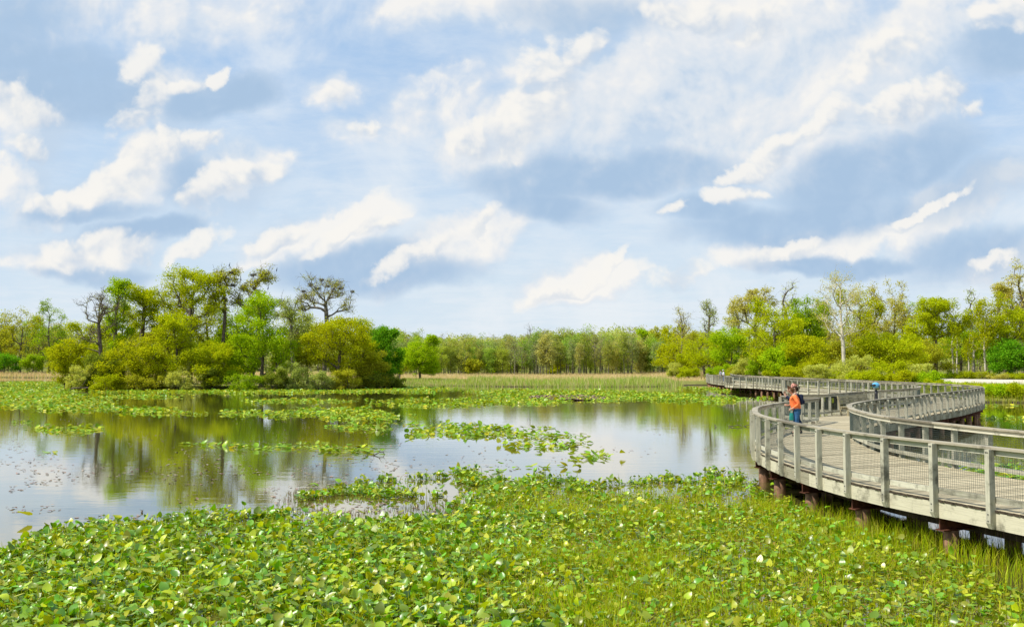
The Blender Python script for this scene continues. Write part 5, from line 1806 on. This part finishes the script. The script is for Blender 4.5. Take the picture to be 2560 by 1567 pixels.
make_person('person', 'tiny distant person in white on the far boardwalk, right of the other', (33.0, 150.0, DZ), R(160),
            dict(el=(0.02, 0.24, 1.12), wl=(0.16, 0.2, 0.95), hl=(0.6, 0, -0.8), er=(0.02, -0.24, 1.12), wr=(0.16, -0.2, 0.95), hr=(0.6, 0, -0.8)), M['white_cloth'], M['blue_cloth'], M['darkhair'], M['white_cloth'], 1.05)
make_person('person', 'tiny distant person in grey on the far boardwalk, left of the other', (33.2, 153.0, DZ), R(200),
            dict(el=(0.02, 0.24, 1.12), wl=(0.16, 0.2, 0.95), hl=(0.6, 0, -0.8), er=(0.02, -0.24, 1.12), wr=(0.16, -0.2, 0.95), hr=(0.6, 0, -0.8)), M['grey_cloth'], M['darkjeans'], M['hair'], None, 1.05)

# ------------------------------------------------------------------ benches and the viewer
def make_bench(label, c, ang, L, nback):
    root = tag(empty('bench', (c[0], c[1], DZ), ang), label, 'bench', 'benches on the boardwalk')
    b = MB()
    for k in range(4):
        b.beam((-L / 2, 0.02 + k * 0.115, 0.45), (L / 2, 0.02 + k * 0.115, 0.45), 0.10, 0.04)
    b.build('seat', M['bench'], root)
    w = L / nback
    for k in range(nback):
        b = MB()
        x0, x1 = -L / 2 + k * w + 0.03, -L / 2 + (k + 1) * w - 0.03
        for z in (0.62, 0.76, 0.90):
            y = 0.44 + (z - 0.45) * 0.22
            b.beam((x0, y, z), (x1, y, z), 0.036, 0.125, (0, 0.22, 1))
        b.build('backrest', M['bench'], root)
    for k in range(nback + 1):
        x = -L / 2 + 0.12 + k * (L - 0.24) / nback
        b = MB()
        b.beam((x, 0.08, 0), (x, 0.08, 0.428), 0.09, 0.09, (0, 1, 0))
        b.beam((x, 0.40, 0), (x, 0.58, 0.98), 0.07, 0.06, (0, 1, 0))
        b.beam((x, 0.13, 0.37), (x, 0.42, 0.37), 0.06, 0.09)
        b.build('leg', M['bench'], root)


d_ = math.atan2(0.81, 0.59)
make_bench('long weathered bench with three back panels on the mid boardwalk by the blue viewer', (18.0, 49.3), d_, 5.0, 3)
make_bench('small bench in the nearer bay of the far boardwalk', (28.1, 95.2), R(90), 3.0, 2)
make_bench('small bench in the farther bay of the far boardwalk', (28.8, 125.3), R(90), 2.6, 2)

M['sky_blue'] = plain('light_blue_enamel', (0.13, 0.46, 0.72), 0.35, 0.1, 0.06, 4.0, 0.5)
M['black_iron'] = plain('dark_iron', (0.03, 0.03, 0.032), 0.5, 0.3, 0.2, 5.0)
vw = tag(empty('viewer', (19.95, 52.75, DZ), R(215)), 'light blue coin viewer on a dark pedestal by the railing', 'viewing scope')
b = MB()
b.tube([(0, 0, 0), (0, 0, 0.04), (0, 0, 0.05), (0, 0, 0.9), (0, 0, 1.12)], [0.22, 0.22, 0.10, 0.085, 0.075], 16)
b.build('pedestal', M['black_iron'], vw, True)
b = MB()
b.tube([(0, 0, 1.12), (0, 0, 1.2)], [0.05, 0.05], 12)
for s in (-1, 1):
    b.beam((0, s * 0.20, 1.19), (0, s * 0.20, 1.40), 0.05, 0.03, (0, 1, 0))
b.beam((0, -0.215, 1.185), (0, 0.215, 1.185), 0.05, 0.03)
b.build('yoke', M['black_iron'], vw)
bm = bmesh.new()
bmesh.ops.create_uvsphere(bm, u_segments=24, v_segments=14, radius=1.0)
for v in bm.verts:
    x, y, z = v.co
    v.co = Vector((x * 0.27 * (1 + 0.12 * x), y * 0.185 * (1 - 0.2 * max(0, -x)), 1.40 + z * 0.165 * (1 - 0.22 * max(0, -x))))
me = bpy.data.meshes.new('housing')
bm.to_mesh(me)
bm.free()
for p in me.polygons:
    p.use_smooth = True
me.materials.append(M['sky_blue'])
obj('housing', me, vw)
for s in (-1, 1):
    b = MB()
    b.tube([(0.20, s * 0.07, 1.41), (0.31, s * 0.07, 1.41)], [0.062, 0.066], 16)
    b.build('lens_tube', M['black_iron'], vw, True)
    b = MB()
    b.tube([(-0.20, s * 0.035, 1.41), (-0.29, s * 0.035, 1.41)], [0.03, 0.024], 12)
    b.build('eyepiece', M['black_iron'], vw, True)

# ------------------------------------------------------------------ nests, birds, driftwood
NESTS = [('stick nest on the outermost right limb of the rookery oak', 880, 730, 0.42), ('largest stick nest in the right half of the rookery oak', 851, 722, 0.62),
         ('stick nest with a bird above it in the right half of the rookery oak', 840, 714, 0.5), ('stick nest at the top centre of the rookery oak', 803, 701, 0.5),
         ('wide stick nest at the upper left of the rookery oak', 774, 713, 0.6), ('stick nest just below the wide one in the rookery oak', 793, 723, 0.55), ('stick nest in the middle of the rookery oak', 817, 716, 0.45),
         ('lowest stick nest at the left side of the rookery oak', 757, 729, 0.42), ('stick nest at the top of the leaning oak', 630, 688, 0.6), ('stick nest on the left limb of the leaning oak', 582, 714, 0.5),
         ('dark stick nest in the crown of the long stemmed oak', 564, 697, 0.55), ('small stick nest at the top right of the long stemmed oak', 575, 682, 0.42)]
g = np.random.default_rng(900)
for lab, px, py, r in NESTS:
    n = 70
    r *= 0.85
    a = g.uniform(0, 2 * np.pi, n)
    rr = r * np.sqrt(g.uniform(0.02, 1, n))
    zz = g.uniform(-0.5, 0.5, n) * r * 0.7 + 0.35 * rr * rr / r
    c = np.stack([np.cos(a) * rr, np.sin(a) * rr, zz], 1)
    t = np.stack([-np.sin(a), np.cos(a), g.normal(size=n) * 0.35], 1) + g.normal(size=(n, 3)) * 0.5
    t /= np.linalg.norm(t, axis=1, keepdims=True)
    L = (g.uniform(0.25, 0.65, n) * r)[:, None]
    V, Fc = tube_frusta(c - t * L, c + t * L, np.full(n, 0.022), np.full(n, 0.014), 4)
    o = obj('stick_nest', raw_mesh('stick_nest', V, Fc, M['twigs']), None, (xat(px, 150.5), 150.5, zat(py, 150.5)))
    tag(o, lab, 'nest', 'stick nests in the island treetops')
bird = skin_mesh('cormorant', [(0, 0, 0.0, 0.10, 0.09), (0.06, 0, 0.24, 0.12, 0.11), (0.10, 0, 0.45, 0.07, 0.06), (0.13, 0, 0.62, 0.035, 0.035), (0.16, 0, 0.72, 0.045, 0.04), (0.29, 0, 0.73, 0.012, 0.012), (-0.10, 0, -0.25, 0.05, 0.025),
                               (0.03, 0.06, -0.12, 0.02, 0.02), (0.03, -0.06, -0.12, 0.02, 0.02)], [(0, 1), (1, 2), (2, 3), (3, 4), (4, 5), (0, 6), (0, 7), (0, 8)], 0, M['navy'], 1)
for lab, px, py in [('dark bird perched on a bare branch right of the leaning oak', 668, 722), ('dark bird perched on top of the leaning oak\'s left limb', 600, 699), ('dark bird standing by a nest in the rookery oak', 838, 710),
                    ('dark bird at the tip of the leaning oak\'s lone leafy limb', 689, 676), ('dark bird on top of the long stemmed oak', 570, 664)]:
    o = obj('bird', bird, None, (xat(px, 150.2), 150.2, zat(py, 150.2)))
    o.rotation_euler = (0, 0, random.uniform(0, 6))
    o.scale = (0.7, 0.7, 0.7)
    tag(o, lab, 'bird', 'dark birds in the island treetops')


def drift(name, label, x, y, L, ang, seed, r=0.06, m='bark_grey', z=0.04, lift=0.2):
    g = np.random.default_rng(seed)
    b = MB()
    d = np.array([math.cos(ang), math.sin(ang), 0])
    P = [np.array([x, y, z]) + d * L * t + np.array([0, 0, lift * L * math.sin(t * 2.6) * 0.4]) + g.normal(size=3) * 0.03 * L for t in np.linspace(0, 1, 6)]
    b.tube(P, list(np.linspace(r, r * 0.4, 6)), 7)
    for k in (1, 2, 3, 4):
        v = d * g.uniform(0.1, 0.4) + np.array([g.normal() * .3, g.normal() * .3, abs(g.normal()) * 0.5 * (lift > 0)])
        b.tube([P[k], P[k] + v * L * 0.22, P[k] + v * L * 0.4 + g.normal(size=3) * 0.04 * L], [r * 0.4, r * 0.25, r * 0.12], 5)
    o = b.build(name, M[m], None, True)
    tag(o, label, 'driftwood')
    return o


drift('fallen_branch', 'grey fallen branch lying at the water\'s edge of the island right end', *at(790, 972, 0.0), 5.0, R(8), 1, 0.14, lift=0.35)
drift('fallen_branch', 'dark fallen branch at the left tip of the island', *at(172, 976, 0.0), 3.4, R(20), 2, 0.12, 'bark', lift=0.25)
for k, (px, py, L, lab) in enumerate([(1822, 1067, 0.9, 'longest floating twig on the open water left of the bend'), (1858, 1066, 0.5, 'brown floating twig nearest the boardwalk bend'), (928, 1139, 0.7, 'tan driftwood at the end of the thin raft of pads'),
                                      (790, 1030, 1.6, 'reddish driftwood stem lying in the mid raft of pads'), (1790, 1068, 0.5, 'small floating twig left of the longest one'), (355, 1282, 0.22, 'dark twig poking from the water near the left bed edge')]):
    drift('driftwood', lab, *at(px, py, 0.0), L, R(10 + 20 * k), 20 + k, 0.018 + 0.012 * L, 'bark', 0.01, 0.25)
